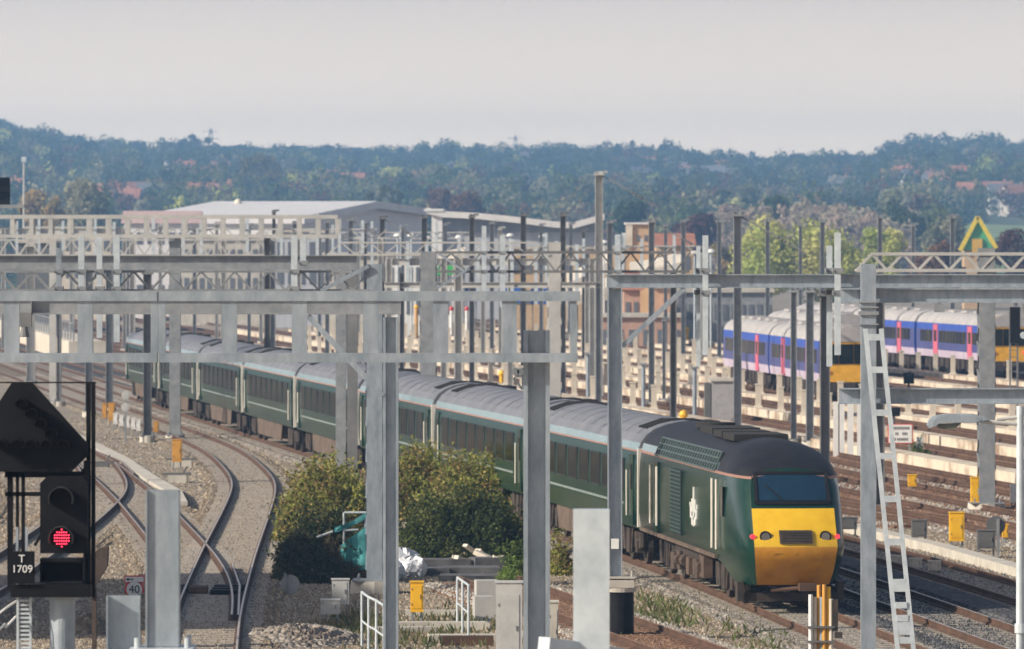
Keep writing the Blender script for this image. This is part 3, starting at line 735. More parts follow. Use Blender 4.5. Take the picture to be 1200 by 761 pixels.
# ------------------------------------------------------------------ loose stones lying on the ballast
def stones(name, label, region, n, size, tints_of):
    """region: Y0, Y1, px0, px1; thicker near the camera, skipping the rails"""
    u = rng.random(n); y0, y1 = region[0], region[1]
    Y = 1/np.sqrt((1/y0**2)*(1-u)+(1/y1**2)*u); px = region[2]+(region[3]-region[2])*rng.random(n); X = (px-600)*Y/F
    z = np.full(n, -.30); kind = np.zeros(n, int); keep = np.ones(n, bool); grease_shade = np.ones(n)
    order = {'tan_ballast':1, 'rusty_ballast':2, 'dark_new_ballast':3, 'grey_ballast':4}
    for P, bed, bw in TRK:
        xc = np.interp(Y, P[:,1], P[:,0], left=1e9, right=1e9); d = np.abs(X-xc)*0.993
        on = d < bw/2+.2; z[on] = np.maximum(z[on], np.where(d[on] < bw/2, -.175, -.22)); kind[on] = order.get(bed, 1)
        if bed == 'rusty_ballast': kind[on & (d > .93)] = 5
        keep &= ~((d > .63) & (d < .87)); grease_shade[(d > .48) & (d < 1.06)] = .5; z[(d > .5) & (d < 1.0)] -= .02  # stones beside the rails darkened for grease and for the rails' shadow
    X, Y, z, kind, grease_shade = X[keep], Y[keep], z[keep], kind[keep], grease_shade[keep]; n = len(X)
    r = size*(.55+.9*rng.random(n))*(Y/200)**.5
    a = rng.random(n)*6.283; ang = a[:,None]+np.array([0,1.57,3.14,4.71])[None]+rng.normal(size=(n,4))*.25
    rr = r[:,None]*(.7+.6*rng.random((n,4)))
    B = np.stack([X[:,None]+np.cos(ang)*rr, Y[:,None]+np.sin(ang)*rr, np.repeat((z-.02)[:,None],4,1)], 2)
    T_ = np.stack([X+rng.normal(size=n)*r*.3, Y+rng.normal(size=n)*r*.3, z+r*(.55+.6*rng.random(n))], 1)
    V = np.concatenate([B, T_[:,None]], 1).reshape(-1,3)
    base = (np.arange(n)*5)[:,None,None]
    Fc = (base+np.array([[0,1,4],[1,2,4],[2,3,4],[3,0,4]])[None]).reshape(-1,3)
    pal = {0:[(.33,.27,.20),(.20,.16,.115),(.50,.42,.32),(.26,.21,.155)],1:[(.30,.235,.165),(.18,.14,.10),(.46,.385,.29),(.22,.175,.125)],2:[(.24,.14,.09),(.16,.09,.055),(.33,.22,.15)],3:[(.085,.088,.095),(.14,.14,.15),(.055,.056,.06)],5:[(.40,.36,.31),(.26,.23,.20),(.52,.48,.42)],4:[(.23,.21,.18),(.13,.12,.10),(.37,.34,.30)]}
    col = np.zeros((n,3))
    for k, p in pal.items():
        m = kind == k; p = np.array(p); col[m] = p[rng.integers(0, len(p), m.sum())]
    col *= (.85+.3*rng.random((n,1)))*grease_shade[:,None]
    me = bpy.data.meshes.new(name); me.vertices.add(len(V)); me.vertices.foreach_set('co', V.astype(np.float32).ravel())
    me.loops.add(Fc.size); me.loops.foreach_set('vertex_index', Fc.astype(np.int32).ravel())
    me.polygons.add(len(Fc)); me.polygons.foreach_set('loop_start', np.arange(0, Fc.size, 3, dtype=np.int32)); me.polygons.foreach_set('loop_total', np.full(len(Fc), 3, dtype=np.int32))
    at_ = me.attributes.new('tint', 'FLOAT_COLOR', 'POINT'); at_.data.foreach_set('color', np.c_[np.repeat(col,5,0), np.ones(len(V))].astype(np.float32).ravel())
    me.materials.append(stonem); me.update(calc_edges=True)
    o = bpy.data.objects.new(name, me); COL.objects.link(o); tag(o, label, 'ballast', kind='stuff')
stonem = bpy.data.materials.new('loose_stone'); stonem.use_nodes = True; _b = stonem.node_tree.nodes['Principled BSDF']; _b.inputs['Roughness'].default_value = .95; _b.inputs['Specular IOR Level'].default_value = .1
_a = stonem.node_tree.nodes.new('ShaderNodeAttribute'); _a.attribute_name = 'tint'; stonem.node_tree.links.new(_a.outputs['Color'], _b.inputs['Base Color'])
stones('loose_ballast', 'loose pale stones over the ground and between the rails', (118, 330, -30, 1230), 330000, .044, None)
# ------------------------------------------------------------------ steelwork over the tracks
def X_(px, s): return (px-600)/s
def Z_(py, s): return EYE-(py-HZ)/s
def foundation(t, x, y, z=0.05, r=0.42):
    mb = MB(); mb.cyl((x,y,-.32), (x,y,z), r, r*.97, 16); part(mb, 'foundation', concrete, t)
    mb = MB(); mb.box(x-r*.9, x+r*.9, y-r*.9, y+r*.9, z, z+.035)
    for i in (-1,1):
        for j in (-1,1): mb.cyl((x+i*r*.65,y+j*r*.65,z+.03), (x+i*r*.65,y+j*r*.65,z+.16), .025, n=6)
    part(mb, 'base_plate', galv_dull, t)
def hcol(t, px0, px1, ytop, s, m=galv, zb=0.0, name='column', web='x', zbase=None, found=True, dy=0.0):
    x = X_((px0+px1)/2, s); w = abs(px1-px0)/s; y = F/s+dy
    mb = MB(); mb.hsec(x, y, zb, Z_(ytop, s), w, w*1.0, 0.045*w/.3+.005, web)
    o = part(mb, name, m, t)
    if found: foundation(t, x, y, zb-.04, max(.32, w*.9))
    return o
def laced(t, px0, px1, ytop, s, m=galv_pale, d=0.85, dy=0.0):
    x0 = X_(px0, s); x1 = X_(px1, s); y = F/s+dy; zt = Z_(ytop, s)
    mb = MB()
    for yy in (y, y+d):
        mb.box(x0, x1, yy-.006, yy+.006, 0, zt)
        for x in (x0, x1): mb.box(x-.008, x+.008, yy+.0061, yy+.09, 0, zt)
    part(mb, 'column', m, t)
    mb = MB(); z = .3; k = 0
    while z < zt-.45:
        for x in (x0-.01, x1+.01):
            a, b = (y+.05, y+d+.02) if k % 2 == 0 else (y+d+.02, y+.05)
            mb.bar((x, a, z), (x, b, z+.45), .012, .06, up=(1,0,0))
        z += .45; k += 1
    part(mb, 'lacing', m, t)
    foundation(t, (x0+x1)/2, y+d/2, .02, .62)
def truss(t, px0, px1, ytop, ybot, s, m=galv, bay=0.84, c=0.07, d=0.5, slope_end=0, name='boom', off=0.0, dy=0.0):
    x0 = X_(px0, s); x1 = X_(px1, s); y = F/s+dy; z1 = Z_(ytop, s)-c/2; z0 = Z_(ybot, s)+c/2
    mb = MB(); planes = (y, y+d)
    for yy in planes:
        a0 = x0+(bay/2 if slope_end in (1,3) else 0); a1 = x1-(bay/2 if slope_end in (2,3) else 0)
        mb.box(a0, a1, yy-c/2, yy+c/2, z1-c/2, z1+c/2); mb.box(x0, x1, yy-c/2, yy+c/2, z0-c/2, z0+c/2)
    for yy in planes:
        x = x0+off; 
        while x < x1-bay*.4:
            mb.bar((x, yy, z0), (x+bay/2, yy, z1), c*.6, c*.6)
            if x+bay <= x1+.02: mb.bar((x+bay/2, yy, z1), (x+bay, yy, z0), c*.6, c*.6)
            x += bay
    x = x0
    while x < x1:
        mb.box(x-c*.3, x+c*.3, y, y+d, z0-c*.3, z0+c*.3); x += bay
    return part(mb, name, m, t)
def tube(t, px0, px1, ytop, ybot, s, m=galv_new, clamps=(), dy=-.22, name='drop_tube'):
    x = X_((px0+px1)/2, s); w = abs(px1-px0)/s; y = F/s+dy
    mb = MB(); w2 = w/2; mb.box(x-w2, x+w2, y-w2, y+w2, Z_(ybot, s), Z_(ytop, s)); o = part(mb, name, m, t)
    if clamps:
        for cy in clamps:
            mb = MB(); z = Z_(cy, s); mb.box(x-w2-.05, x+w2+.05, y-w2-.03, y+w2+.03, z-.05, z+.05)
            mb.box(x-w2-.05, x-w2-.02, y+w2, y-dy, z-.05, z+.05); mb.box(x+w2+.02, x+w2+.05, y+w2, y-dy, z-.05, z+.05)
            for i in (-1,1): mb.cyl((x+i*(w2+.035),y-w2-.06,z),(x+i*(w2+.035),y-w2,z),.02,n=6)
            part(mb, 'clamp', galv_dull, t)
    return o
def girder(t, px0, px1, ytop, ybot, s, m=galv, w=0.25, name='boom', dy=0.0):
    z1 = Z_(ytop, s); z0 = Z_(ybot, s); y = F/s+dy
    mb = MB(); mb.ibeam((X_(px0,s), y, (z0+z1)/2), (X_(px1,s), y, (z0+z1)/2), z1-z0, w)
    x = X_(px0,s)+1.2
    while x < X_(px1,s)-.3:
        if int(x*7) % 3 == 0: mb.box(x-.008, x+.008, y-w/2+.01, y-.013, z0+.026, z1-.026)
        x += 1.7
    return part(mb, name, m, t)
def gantry(label, s, px, group=None, name='overhead_line_gantry', cat='gantry'):
    return thing(name, label, cat, (X_(px, s), F/s, 0), group)

# 1 nearest ladder-shaped boom on the post with a pipe bracket
s = 100.0
t = gantry('nearest ladder shaped grey boom, carried by the thick dark webbed post beside the tall cabinet', s, 630)
y = F/s; mb = MB()
for a, b in ((-260, 184.4), (186.4, 680)):
    mb.box(X_(a,s), X_(b,s), y-.075, y+.075, Z_(353,s), Z_(341.5,s))
part(mb, 'top_chord', galv, t)
mb = MB()
for a, b in ((-260, 184.4), (186.4, 677)):
    mb.box(X_(a,s), X_(b,s), y-.08, y+.08, Z_(424.8,s), Z_(414,s))
part(mb, 'bottom_chord', galv, t)
for px in (-151,-69,14,100,181.2,189.8,269,351,434.5,516.5,597,672):
    w = 4.2 if px in (181.2,189.8) else (8.8 if px < 660 else 4)
    mb = MB(); mb.box(X_(px-w,s), X_(px+w,s), y-.05, y+.05, Z_(413.9,s), Z_(353.1,s)); part(mb, 'upright', galv, t)
hcol(t, 613.5, 644.5, 388, s, galv, web='x', name='post', dy=.27)
hcol(t, -240, -210, 388, s, galv, web='x', name='post', dy=.27)
mb = MB(); y = F/s+.2
mb.box(X_(603,s),X_(613.5,s),y-.07,y+.07,Z_(443,s),Z_(439,s)); mb.bar((X_(602,s),y,Z_(443,s)),(X_(612,s),y,Z_(457,s)),.025); mb.box(X_(611.5,s),X_(613.5,s),y-.05,y+.05,Z_(458,s),Z_(432,s))
part(mb, 'bracket', galv, t)
mb = MB(); mb.cyl((X_(604,s),y-.1,Z_(436,s)),(X_(604,s),y+.25,Z_(436,s)),.045,n=12); mb.cyl((X_(610,s),y-.1,Z_(436,s)),(X_(610,s),y+.25,Z_(436,s)),.04,n=12); part(mb, 'pipe', galv_new, t)

# 2 girder on the pale blue column
s = 68.0
t = gantry('grey girder with a diagonal brace on the tall bluish column before the broad pale one', s, 458)
girder(t, -160, 470, 341, 368.5, s, galv_dull, .30)
hcol(t, 449, 467, 372, s, galv, web='x', dy=.02); hcol(t, -150, -132, 369, s, galv, found=False)
mb = MB(); mb.bar((X_(361,s),F/s-.1,Z_(370,s)), (X_(449,s),F/s-.1,Z_(464,s)), .095, .05, up=(0,1,0)); part(mb, 'brace', galv, t)
mb = MB(); x = X_(31,s); z = Z_(376,s); mb.box(x-.1,x+.1,F/s-.25,F/s-.1,z-.1,z+.14); mb.cyl((x-.02,F/s-.2,z-.28),(x-.02,F/s-.2,z-.1),.09,.05,n=10); part(mb, 'clamp', galv_dark, t)

# 3 truss on the broad pale column in the bushes
s = 46.9
t = gantry('grey zigzag truss with white drop tubes on the broad pale column rising from the bushes', s, 439)
truss(t, -140, 432, 317, 342, s, galv_dull, bay=.842, c=.06, d=.55, slope_end=2)
laced(t, 430, 448, 310, s, galv, .7)
for a, b, y0, y1 in ((92.5,99.5,277,338),(114,120.5,278,396),(134,141,276,401),(66.5,72.5,291,342),(341.5,349,277,341),(352,359,278,312)):
    tube(t, a, b, y0, y1, s, galv_new if a != 66.5 else galv, clamps=(318, 338) if y1 > 320 else (308,))
mb = MB(); mb.bar((X_(376,s),F/s-.05,Z_(341,s)), (X_(432,s),F/s-.05,Z_(312,s)), .1, .1); part(mb, 'brace', galv, t)

# 4 girder on the twin dark column
s = 33.3
t = gantry('long grey girder ending on the twin dark column left of centre', s, 406)
girder(t, -160, 418, 299.5, 316.5, s, galv_dull, .35)
hcol(t, 393.5, 405.5, 317, s, galv_dull, web='y'); hcol(t, 407, 419, 318, s, galv_dark, web='y'); hcol(t, -100, -88, 317, s, galv_dull)

# 5 dark truss on the laced column with the small white plate
s = 33.4
t = gantry('dark zigzag truss running right from the laced grey column with a small white plate', s, 502)
truss(t, 511, 808, 294.5, 320, s, galv_dark, bay=1.05, c=.09, d=.6, slope_end=2)
laced(t, 493, 510.5, 295, s, galv_dull, .8)
hcol(t, 785, 793, 320, s, galv_dark)
for a, b, y0, y1 in ((564.5,570,265,352),(585.5,592,276,360),(720.5,727,275,326),(729,733,273,292)):
    tube(t, a, b, y0, y1, s, galv_new, clamps=(296, 318) if y1 > 320 else (292,))
mb = MB(); mb.bar((X_(548,s),F/s-.1,Z_(316,s)), (X_(512,s),F/s-.1,Z_(338,s)), .12, .08); mb.bar((X_(545,s),F/s-.05,Z_(319,s)), (X_(514,s),F/s-.05,Z_(297,s)), .14, .08)
part(mb, 'brace', galv, t)
mb = MB(); mb.box(X_(497,s),X_(506,s),F/s-.03,F/s-.015,Z_(543,s),Z_(531,s)); o = part(mb, 'number_plate', white, t)

# 6 girder on the dark column standing on a drum
s = 53.0
t = gantry('long grey girder on the dark column that stands on a black drum beside the train', s, 720)
girder(t, 711, 1330, 321.5, 337.5, s, galv, .28)
x = X_(720.5, s); y = F/s
mb = MB(); mb.hsec(x, y, 1.12, Z_(338, s), 17/s, 17/s, .03); part(mb, 'column', galv, t)
hcol(t, 1310, 1327, 338, s, galv)
mb = MB(); mb.cyl((x+.12,y,-.32),(x+.12,y,.78), .30, n=24); part(mb, 'drum', black, t)
mb = MB(); mb.cyl((x+.12,y,.78),(x+.12,y,.87), .36, n=24); mb.box(x-.18,x+.42,y-.3,y+.3,.88,1.05); mb.box(x-.2,x+.44,y-.32,y+.32,1.08,1.12)
for i in (-.25,.25):
    for j in (-.25,.25): mb.cyl((x+.12+i,y+j,1.0),(x+.12+i,y+j,1.26),.02,n=6)
part(mb, 'foundation_cap', concrete, t)
mb = MB(); mb.bar((X_(802,s),y-.08,Z_(338,s)), (X_(729,s),y-.08,Z_(406,s)), .11, .08, up=(0,1,0)); part(mb, 'brace', galv, t)
mb = MB(); mb.box(X_(716,s),X_(725,s),y-.175,y-.162,Z_(643,s),Z_(631,s)); part(mb, 'number_plate', white, t)
for a, b, y0, y1 in ((823,829.5,276,416),(816.5,821,289,430),(977.5,984.5,273,416),(969.5,976,288,430)):
    tube(t, a, b, y0, y1, s, galv_new, clamps=(317, 343) , dy=-.25 if a in (823, 977.5) else .3)

# 7 light truss
s = 28.0
t = gantry('pale zigzag truss ending on the light laced column right of centre', s, 650)
truss(t, 383, 645, 283.5, 300, s, galv_pale, bay=1.2, c=.075, d=.6, slope_end=3)
laced(t, 643, 657, 284, s, galv_pale, .8); hcol(t, 532, 542, 300, s, galv_pale); hcol(t, 405, 413, 300, s, galv_dull)
# 8 low beam
s = 24.5
t = gantry('low thin grey beam between masts behind the dark truss', s, 560)
girder(t, 448, 706, 331, 337.5, s, galv_pale, .2); hcol(t, 468, 474, 319, s, galv_dark); hcol(t, 697.5, 705, 331, s, galv_dull)
# 9 distant ladder boom
s = 26.8
t = gantry('highest ladder shaped boom, standing on the broad grey column with the orange box', s, 205, name='signal_gantry')
mb = MB(); y = F/s
for yy in (y, y+1.1):
    mb.box(X_(-150,s),X_(395,s),yy-.06,yy+.06,Z_(256.5,s),Z_(252,s)); mb.box(X_(-150,s),X_(395,s),yy-.06,yy+.06,Z_(279,s),Z_(275,s))
part(mb, 'boom', galv_pale, t)
for i in range(24):
    px = -120+22.4*i; mb = MB(); mb.box(X_(px-2.6,s),X_(px+2.6,s),y-.05,y+.05,Z_(274.9,s),Z_(256.6,s)); mb.box(X_(px-2.6,s),X_(px+2.6,s),y+1.05,y+1.15,Z_(274.9,s),Z_(256.6,s)); split(mb, 'upright', galv_pale, t)
hcol(t, 198, 211, 279.2, s, galv_dull, dy=.5, web='y'); hcol(t, 309, 317, 279.2, s, galv_dark, dy=.5); hcol(t, -60, -48, 279.2, s, galv_dull, dy=.5)
# 10 distant truss
s = 22.2
t = gantry('thin zigzag truss just under the highest ladder boom, far left', s, 65)
truss(t, -100, 322, 280.5, 300, s, galv_pale, bay=1.1, c=.08, d=.7)
hcol(t, 58, 66, 280, s, galv_pale, web='y'); hcol(t, 67, 72, 292, s, galv_dark, web='y'); hcol(t, 316, 323, 281, s, galv_dull); hcol(t, -80, -70, 281, s, galv_pale)
# 11 portal on the right with the ladder column
s = 60.0
t = gantry('grey portal at the right with two crossbeams on the square column behind the ladder', s, 1018)
girder(t, 985, 1340, 338, 355, s, galv, .28, name='upper_beam'); girder(t, 983, 1340, 455, 473.5, s, galv, .28, name='lower_beam')
x = X_(1016.5, s); y = F/s-.31; w = .145
mb = MB(); mb.box(x-w,x+w,y-.13,y+.13,0,Z_(309.5,s)); part(mb, 'column', galv, t)
mb = MB()
for py, d in ((354,.012),(360,.012),(367,.035),(380,.012)): mb.box(x-w-.05,x+w+.05,y-.18,y+.18,Z_(py,s)-d,Z_(py,s)+d)
split(mb, 'clamp', galv_dull, t)
mb = MB(); mb.box(X_(1324,s)-.14,X_(1324,s)+.14,F/s-.42,F/s-.15,0,Z_(309,s)); part(mb, 'column', galv, t)
mb = MB()
for px in (1100, 1203): mb.box(X_(px,s)-.1,X_(px,s)+.1,F/s-.2,F/s-.14,Z_(366,s),Z_(356,s))
split(mb, 'fixing', galv_dull, t)
# 12 truss on the far right with a laced column
s = 36.3
t = gantry('grey zigzag truss on the laced column with the narrow yellow box', s, 1157)
truss(t, 1004, 1330, 296, 319, s, galv_pale, bay=1.0, c=.10, d=.6, slope_end=1)
laced(t, 1148, 1166, 291, s, galv_dull, .9); hcol(t, 1025, 1036.5, 320, s, galv_dark); hcol(t, 1300, 1312, 320, s, galv_dull)

# distant portals that crowd the view over the station throat
def portal(label, s, px0, px1, ytop, depth, cols, tubes, m=galv_pale, kind='truss', w=.36):
    t = gantry(label, s, (px0+px1)/2)
    if kind == 'truss': truss(t, px0, px1, ytop, ytop+depth*s, s, m, bay=1.1, c=.09, d=.6, slope_end=3)
    else: girder(t, px0, px1, ytop, ytop+depth*s, s, m, .22)
    for px in cols: hcol(t, px-w*s/2, px+w*s/2, ytop+(depth*s if kind == 'truss' else 0), s, m)
    for px, a, b in tubes: tube(t, px-.1*s, px+.1*s, ytop-a*s, ytop+b*s, s, galv_new, clamps=(ytop+2,))
portal('pale truss portal far behind the twin dark column, over the hazy tracks', 19.0, 150, 452, 268, .62, (155, 262, 350, 446), [(180,.8,2.2),(215,.5,1.6),(236,.5,2.4),(290,.8,2.0),(330,.4,2.2),(372,.9,1.8),(398,.6,2.6),(425,.5,1.5)])
portal('pale girder portal crossing behind the white dome lamps', 20.5, 452, 700, 303, .4, (456, 520, 598, 694), [(478,1.0,2.4),(500,.8,1.8),(538,1.2,2.6),(560,.7,2.0),(600,1.1,2.2),(628,.6,2.6),(652,1.0,1.6),(676,.8,2.4)], kind='girder')
portal('thin far truss portal before the tan brick wing', 16.5, 560, 830, 288, .6, (566, 688, 824), [(590,.8,2.4),(640,.9,2.8),(684,.5,2.2),(730,.9,2.6),(752,.5,3.0),(790,.8,2.4)])
portal('faint far girder portal above the long cream building, far left', 15.0, -40, 150, 268, .4, (4, 84, 146), [(20,.6,2.4),(46,.9,3.0),(74,.6,2.4),(112,.9,2.6),(134,.5,3.2)], kind='girder')
portal('faint farthest truss portal under the gabled warehouse wall', 14.0, 300, 560, 272, .6, (306, 420, 552), [(330,.6,2.8),(352,.9,3.4),(390,.6,2.4),(436,.9,3.2),(470,.6,2.8),(512,.9,3.0)])
# ------------------------------------------------------------------ single masts
def mast(label, px0, px1, ytop, ybase, m=galv_dull, cable=0, web='x'):
    s = (ybase-HZ)/EYE; x = X_((px0+px1)/2, s); y = F/s; w = (px1-px0)/s
    t = thing('overhead_line_mast', label, 'mast', (x, y, 0), 'free standing overhead line masts')
    mb = MB(); mb.hsec(x, y, 0, Z_(ytop, s), w, w, .03, web); part(mb, 'column', m, t)
    mb = MB(); mb.box(x-w*.7,x+w*.7,y-w*.7,y+w*.7,Z_(ytop,s)-.22,Z_(ytop,s)-.12); mb.box(x+w*.5,x+w*.5+.25,y-.04,y+.04,Z_(ytop,s)-.1,Z_(ytop,s)+.02); part(mb, 'cap', m, t)
    foundation(t, x, y, .0, max(.35, w*.85))
    if cable:
        mb = MB(); z = Z_(ytop, s)-.25; p0 = Vector((x+w/2, y, z)); p1 = Vector((x+cable*.9, y-1.0, z-cable*.48))
        mb.cyl(p0, p1, .03, n=6); k = p0.lerp(p1, .55); j = p0.lerp(p1, .72)
        for i in range(4): a = k.lerp(j, i/3); mb.cyl(a, a+(j-k)*.12, .09, n=8)
        part(mb, 'wire_with_insulator', galv_dark, t)
    return t
M = [
 ('slim hazy mast between the two left hand drop tubes', 84, 87.5, 262, 400, galv_dull, 0),
 ('slim hazy mast left of the long truss portal', 148, 151.5, 259, 395, galv_dull, 0),
 ('hazy mast over the tan ridge left of the broad column', 186, 190, 262, 408, galv_pale, 0),
 ('slim hazy mast right of the broad column with the orange box', 226, 230, 264, 402, galv_dull, 0),
 ('hazy slim mast before the two storey office, left one', 252, 256, 260, 412, galv_pale, 0),
 ('hazy slim mast before the two storey office, right one', 290, 294, 262, 405, galv_dull, 0),
 ('dark slim mast behind the twin dark column', 426, 430, 262, 428, galv_dark, 0),
 ('slim mast behind the truss between the gable and the white block', 470, 474, 264, 418, galv_dull, 0),
 ('slim pale mast right of the low thin beam end', 584, 588, 266, 424, galv_pale, 0),
 ('slim dark mast under the tan brick wing', 682, 685.5, 268, 420, galv_dark, 0),
 ('slim mast right of the tan brick block', 778, 782, 262, 416, galv_dull, 0),
 ('slim mast before the yellow green tree, right one', 936, 940, 262, 412, galv_dull, 0),
 ('slim mast over the grey railcars behind the ladder', 1068, 1072, 262, 420, galv_dull, 0),
 ('pale grey mast at the left edge behind the black arrow board', 31, 41, 285, 447, galv_pale, 0),
 ('dark mast whose foot hides behind the arrow board right of the sloping black edge', 100, 109, 300, 482, galv_dull, 0),
 ('grey mast rising beside the two small orange boxes at the left', 124, 132.5, 300, 478, galv_dull, 0),
 ('dark grey mast standing just left of the broad column with the orange box', 168, 177.5, 316, 511, galv_dark, 0),
 ('short thin mast over the pale warehouse roof, farthest left of those against the roof', 319, 323, 246, 430, galv_dark, 0),
 ('thin mast against the left end of the warehouse wall, over the white tubes', 343, 348, 259, 425, galv_dull, 0),
 ('thin mast on the warehouse wall, left one of a close pair', 372.5, 376.5, 257, 415, galv_dull, 0),
 ('thin mast on the warehouse wall, right one of a close pair', 381, 386, 258, 420, galv_dull, 0),
 ('thin mast standing alone before the left part of the warehouse gable', 395, 399, 260, 410, galv_dull, 0),
 ('mast before the left slope of the warehouse gable, with a short wire', 408.5, 414, 255, 430, galv_dull, 2.4),
 ('dark mast before the middle of the warehouse gable, with a drooping wire', 445, 451, 253, 440, galv_dark, 2.6),
 ('dark mast in the gap between the gabled warehouse and the white block', 494, 500.5, 252, 435, galv_dark, 0),
 ('thin mast against the white block of the blue grey shed', 520, 524, 261, 405, galv_dull, 0),
 ('dark mast against the blue grey shed wall, first right of the white block', 550, 556, 251, 450, galv_dark, 0),
 ('thin mast between the two thicker masts on the blue grey shed', 574, 579, 259, 430, galv_dull, 0),
 ('thick dark mast with a pale bracket on top before the blue grey shed', 610, 616.5, 249, 450, galv_dark, 0),
 ('thin mast right of the thick bracketed one', 632, 636, 262, 410, galv_dull, 0),
 ('thick dark mast left of the tallest mast', 656.5, 663, 249, 462, galv_dark, 0),
 ('thin mast close behind the thick dark one, left of the tallest mast', 667, 671, 261, 412, galv_dull, 0),
 ('tallest mast of all, standing clear against the wooded hill with a wire to the right', 697.5, 706.5, 201, 464, galv_pale, 3.4),
 ('mast standing at the right end of the blue grey shed', 711.5, 718, 258, 440, galv_dull, 0),
 ('dark mast in front of the tan brick block, with a drooping wire', 760, 767, 256, 472, galv_dull, 3.0),
 ('slim mast before the maroon tree', 798, 803.5, 257, 425, galv_dull, 0),
 ('slim mast right of the maroon tree', 840.5, 845.5, 257, 418, galv_dull, 0),
 ('thick tall mast with a long wire before the left edge of the yellow green tree', 859.5, 869, 248, 502, galv_dull, 3.4),
 ('slim mast before the middle of the yellow green tree, ending at the railcar roofs', 897, 902, 256, 428, galv_dull, 0),
 ('mast crossing the blue railcar, left one of the pair before its windows', 926.5, 933.5, 337, 515, galv_dull, 0),
 ('mast crossing the blue railcar, right one of the pair before its windows', 944.5, 953.5, 337, 517, galv_dull, 0),
 ('dark mast just left of the yellow cab end', 961, 972.5, 340, 566, galv_dark, 0),
 ('slim mast rising behind the two pale drop tubes at the right', 961, 966.5, 257, 425, galv_dull, 0),
 ('slim mast against the dark round tree at the right', 1028.5, 1034, 252, 432, galv_dull, 0),
 ('slim mast left of the green gable', 1113.5, 1119, 252, 435, galv_dull, 0),
 ('dark thin mast beside the ribs of the yard, right of the brace', 785.5, 792, 330, 467, galv_dark, 0),
 ('short grey mast between the white yard posts, behind the brace', 776, 780, 372, 468, galv_dull, 0),
]
for a in M: mast(*a)
for k, (lab, px, yt, yb) in enumerate((('short thin steel post in the yard right of the ladder boom end', 689, 416, 464),('short steel post in the yard beside the dark mast under the brace', 754, 428, 474),('short steel post with a yellow cap box near the train roof', 814, 432, 485))):
    s = (yb-HZ)/EYE; t = thing('marker_mast', lab, 'post', (X_(px,s), F/s, 0)); mb = MB(); mb.cyl((X_(px,s),F/s,-.3),(X_(px,s),F/s,Z_(yt,s)),.11,n=8); part(mb, 'post', galv, t)
    mb = MB(); mb.box(X_(px,s)-.2,X_(px,s)+.2,F/s-.2,F/s+.2,Z_(yt,s),Z_(yt,s)+.1); part(mb, 'cap', galv_dull, t)

# near stub posts standing on a low beam below the frame
s = 133.0; y = F/s
t = gantry('low near beam carrying a cut off broad grey post and an open channel beside the signal', s, 190, name='near_signal_beam', cat='beam')
mb = MB(); mb.box(X_(-260,s),X_(330,s),y-.35,y+.35,Z_(830,s),Z_(764.5,s)); part(mb, 'beam', galv, t)
mb = MB(); mb.box(X_(-200,s),X_(-160,s),y-.2,y+.2,-.3,Z_(830.2,s)); mb.box(X_(270,s),X_(310,s),y-.2,y+.2,-.3,Z_(830.2,s)); split(mb, 'column', galv, t)
x = X_(191, s); w = 39/s
mb = MB(); mb.hsec(x, y, Z_(757,s), Z_(574,s), w, w*.9, .014); mb.box(x-w*.5+.014,x+w*.5-.014,y-w*.45+.03,y-w*.45+.04,Z_(757,s),Z_(574,s)); part(mb, 'stub_post', galv, t)
mb = MB(); mb.add([(x-.28,y-.3,Z_(764,s)),(x+.28,y-.3,Z_(764,s)),(x+.28,y+.3,Z_(764,s)),(x-.28,y+.3,Z_(764,s)),(x-.28,y-.3,Z_(758,s)),(x+.28,y-.3,Z_(758,s)),(x+.28,y+.3,Z_(758,s)),(x-.28,y+.3,Z_(758,s))],[(0,3,2,1),(4,5,6,7),(0,1,5,4),(1,2,6,5),(2,3,7,6),(3,0,4,7)])
for i in (-.22,.22):
    for j in (-.22,.22): mb.cyl((x+i,y+j,Z_(758,s)),(x+i,y+j,Z_(758,s)+.09),.02,n=6)
part(mb, 'base_plate', galv_new, t)
mb = MB(); a, b = X_(125.5,s), X_(165,s); mb.box(a,a+.012,y-.12,y+.02,Z_(764,s),Z_(698,s)); mb.box(b-.012,b,y-.12,y+.02,Z_(764,s),Z_(698,s)); mb.box(a+.0121,b-.0121,y+.008,y+.02,Z_(764,s),Z_(698,s)); part(mb, 'channel', galv, t)
s = 133.0
t = gantry('broad pale stub post beside the thick dark webbed post, cut off square on top', s, 693, name='near_stub_post', cat='post')
x = X_(693, s); w = 42/s
mb = MB(); mb.box(x-w/2,x+w/2,y-w*.45,y+w*.45,Z_(775,s),Z_(597,s)); part(mb, 'post', galv_new, t)
mb = MB(); mb.bar((x-.42,y-.35,Z_(752,s)),(x+.3,y+.35,Z_(772,s)),.14,.12); part(mb, 'base_arm', galv_new, t)
mb = MB(); mb.box(x-.5,x+1.6,y-.3,y+.3,Z_(860,s),Z_(776,s)); mb.box(x+.9,x+1.3,y-.2,y+.2,-.3,Z_(861,s)); mb.box(x-.2,x+.2,y-.2,y+.2,-.3,Z_(861,s)); part(mb, 'beam', galv, t)

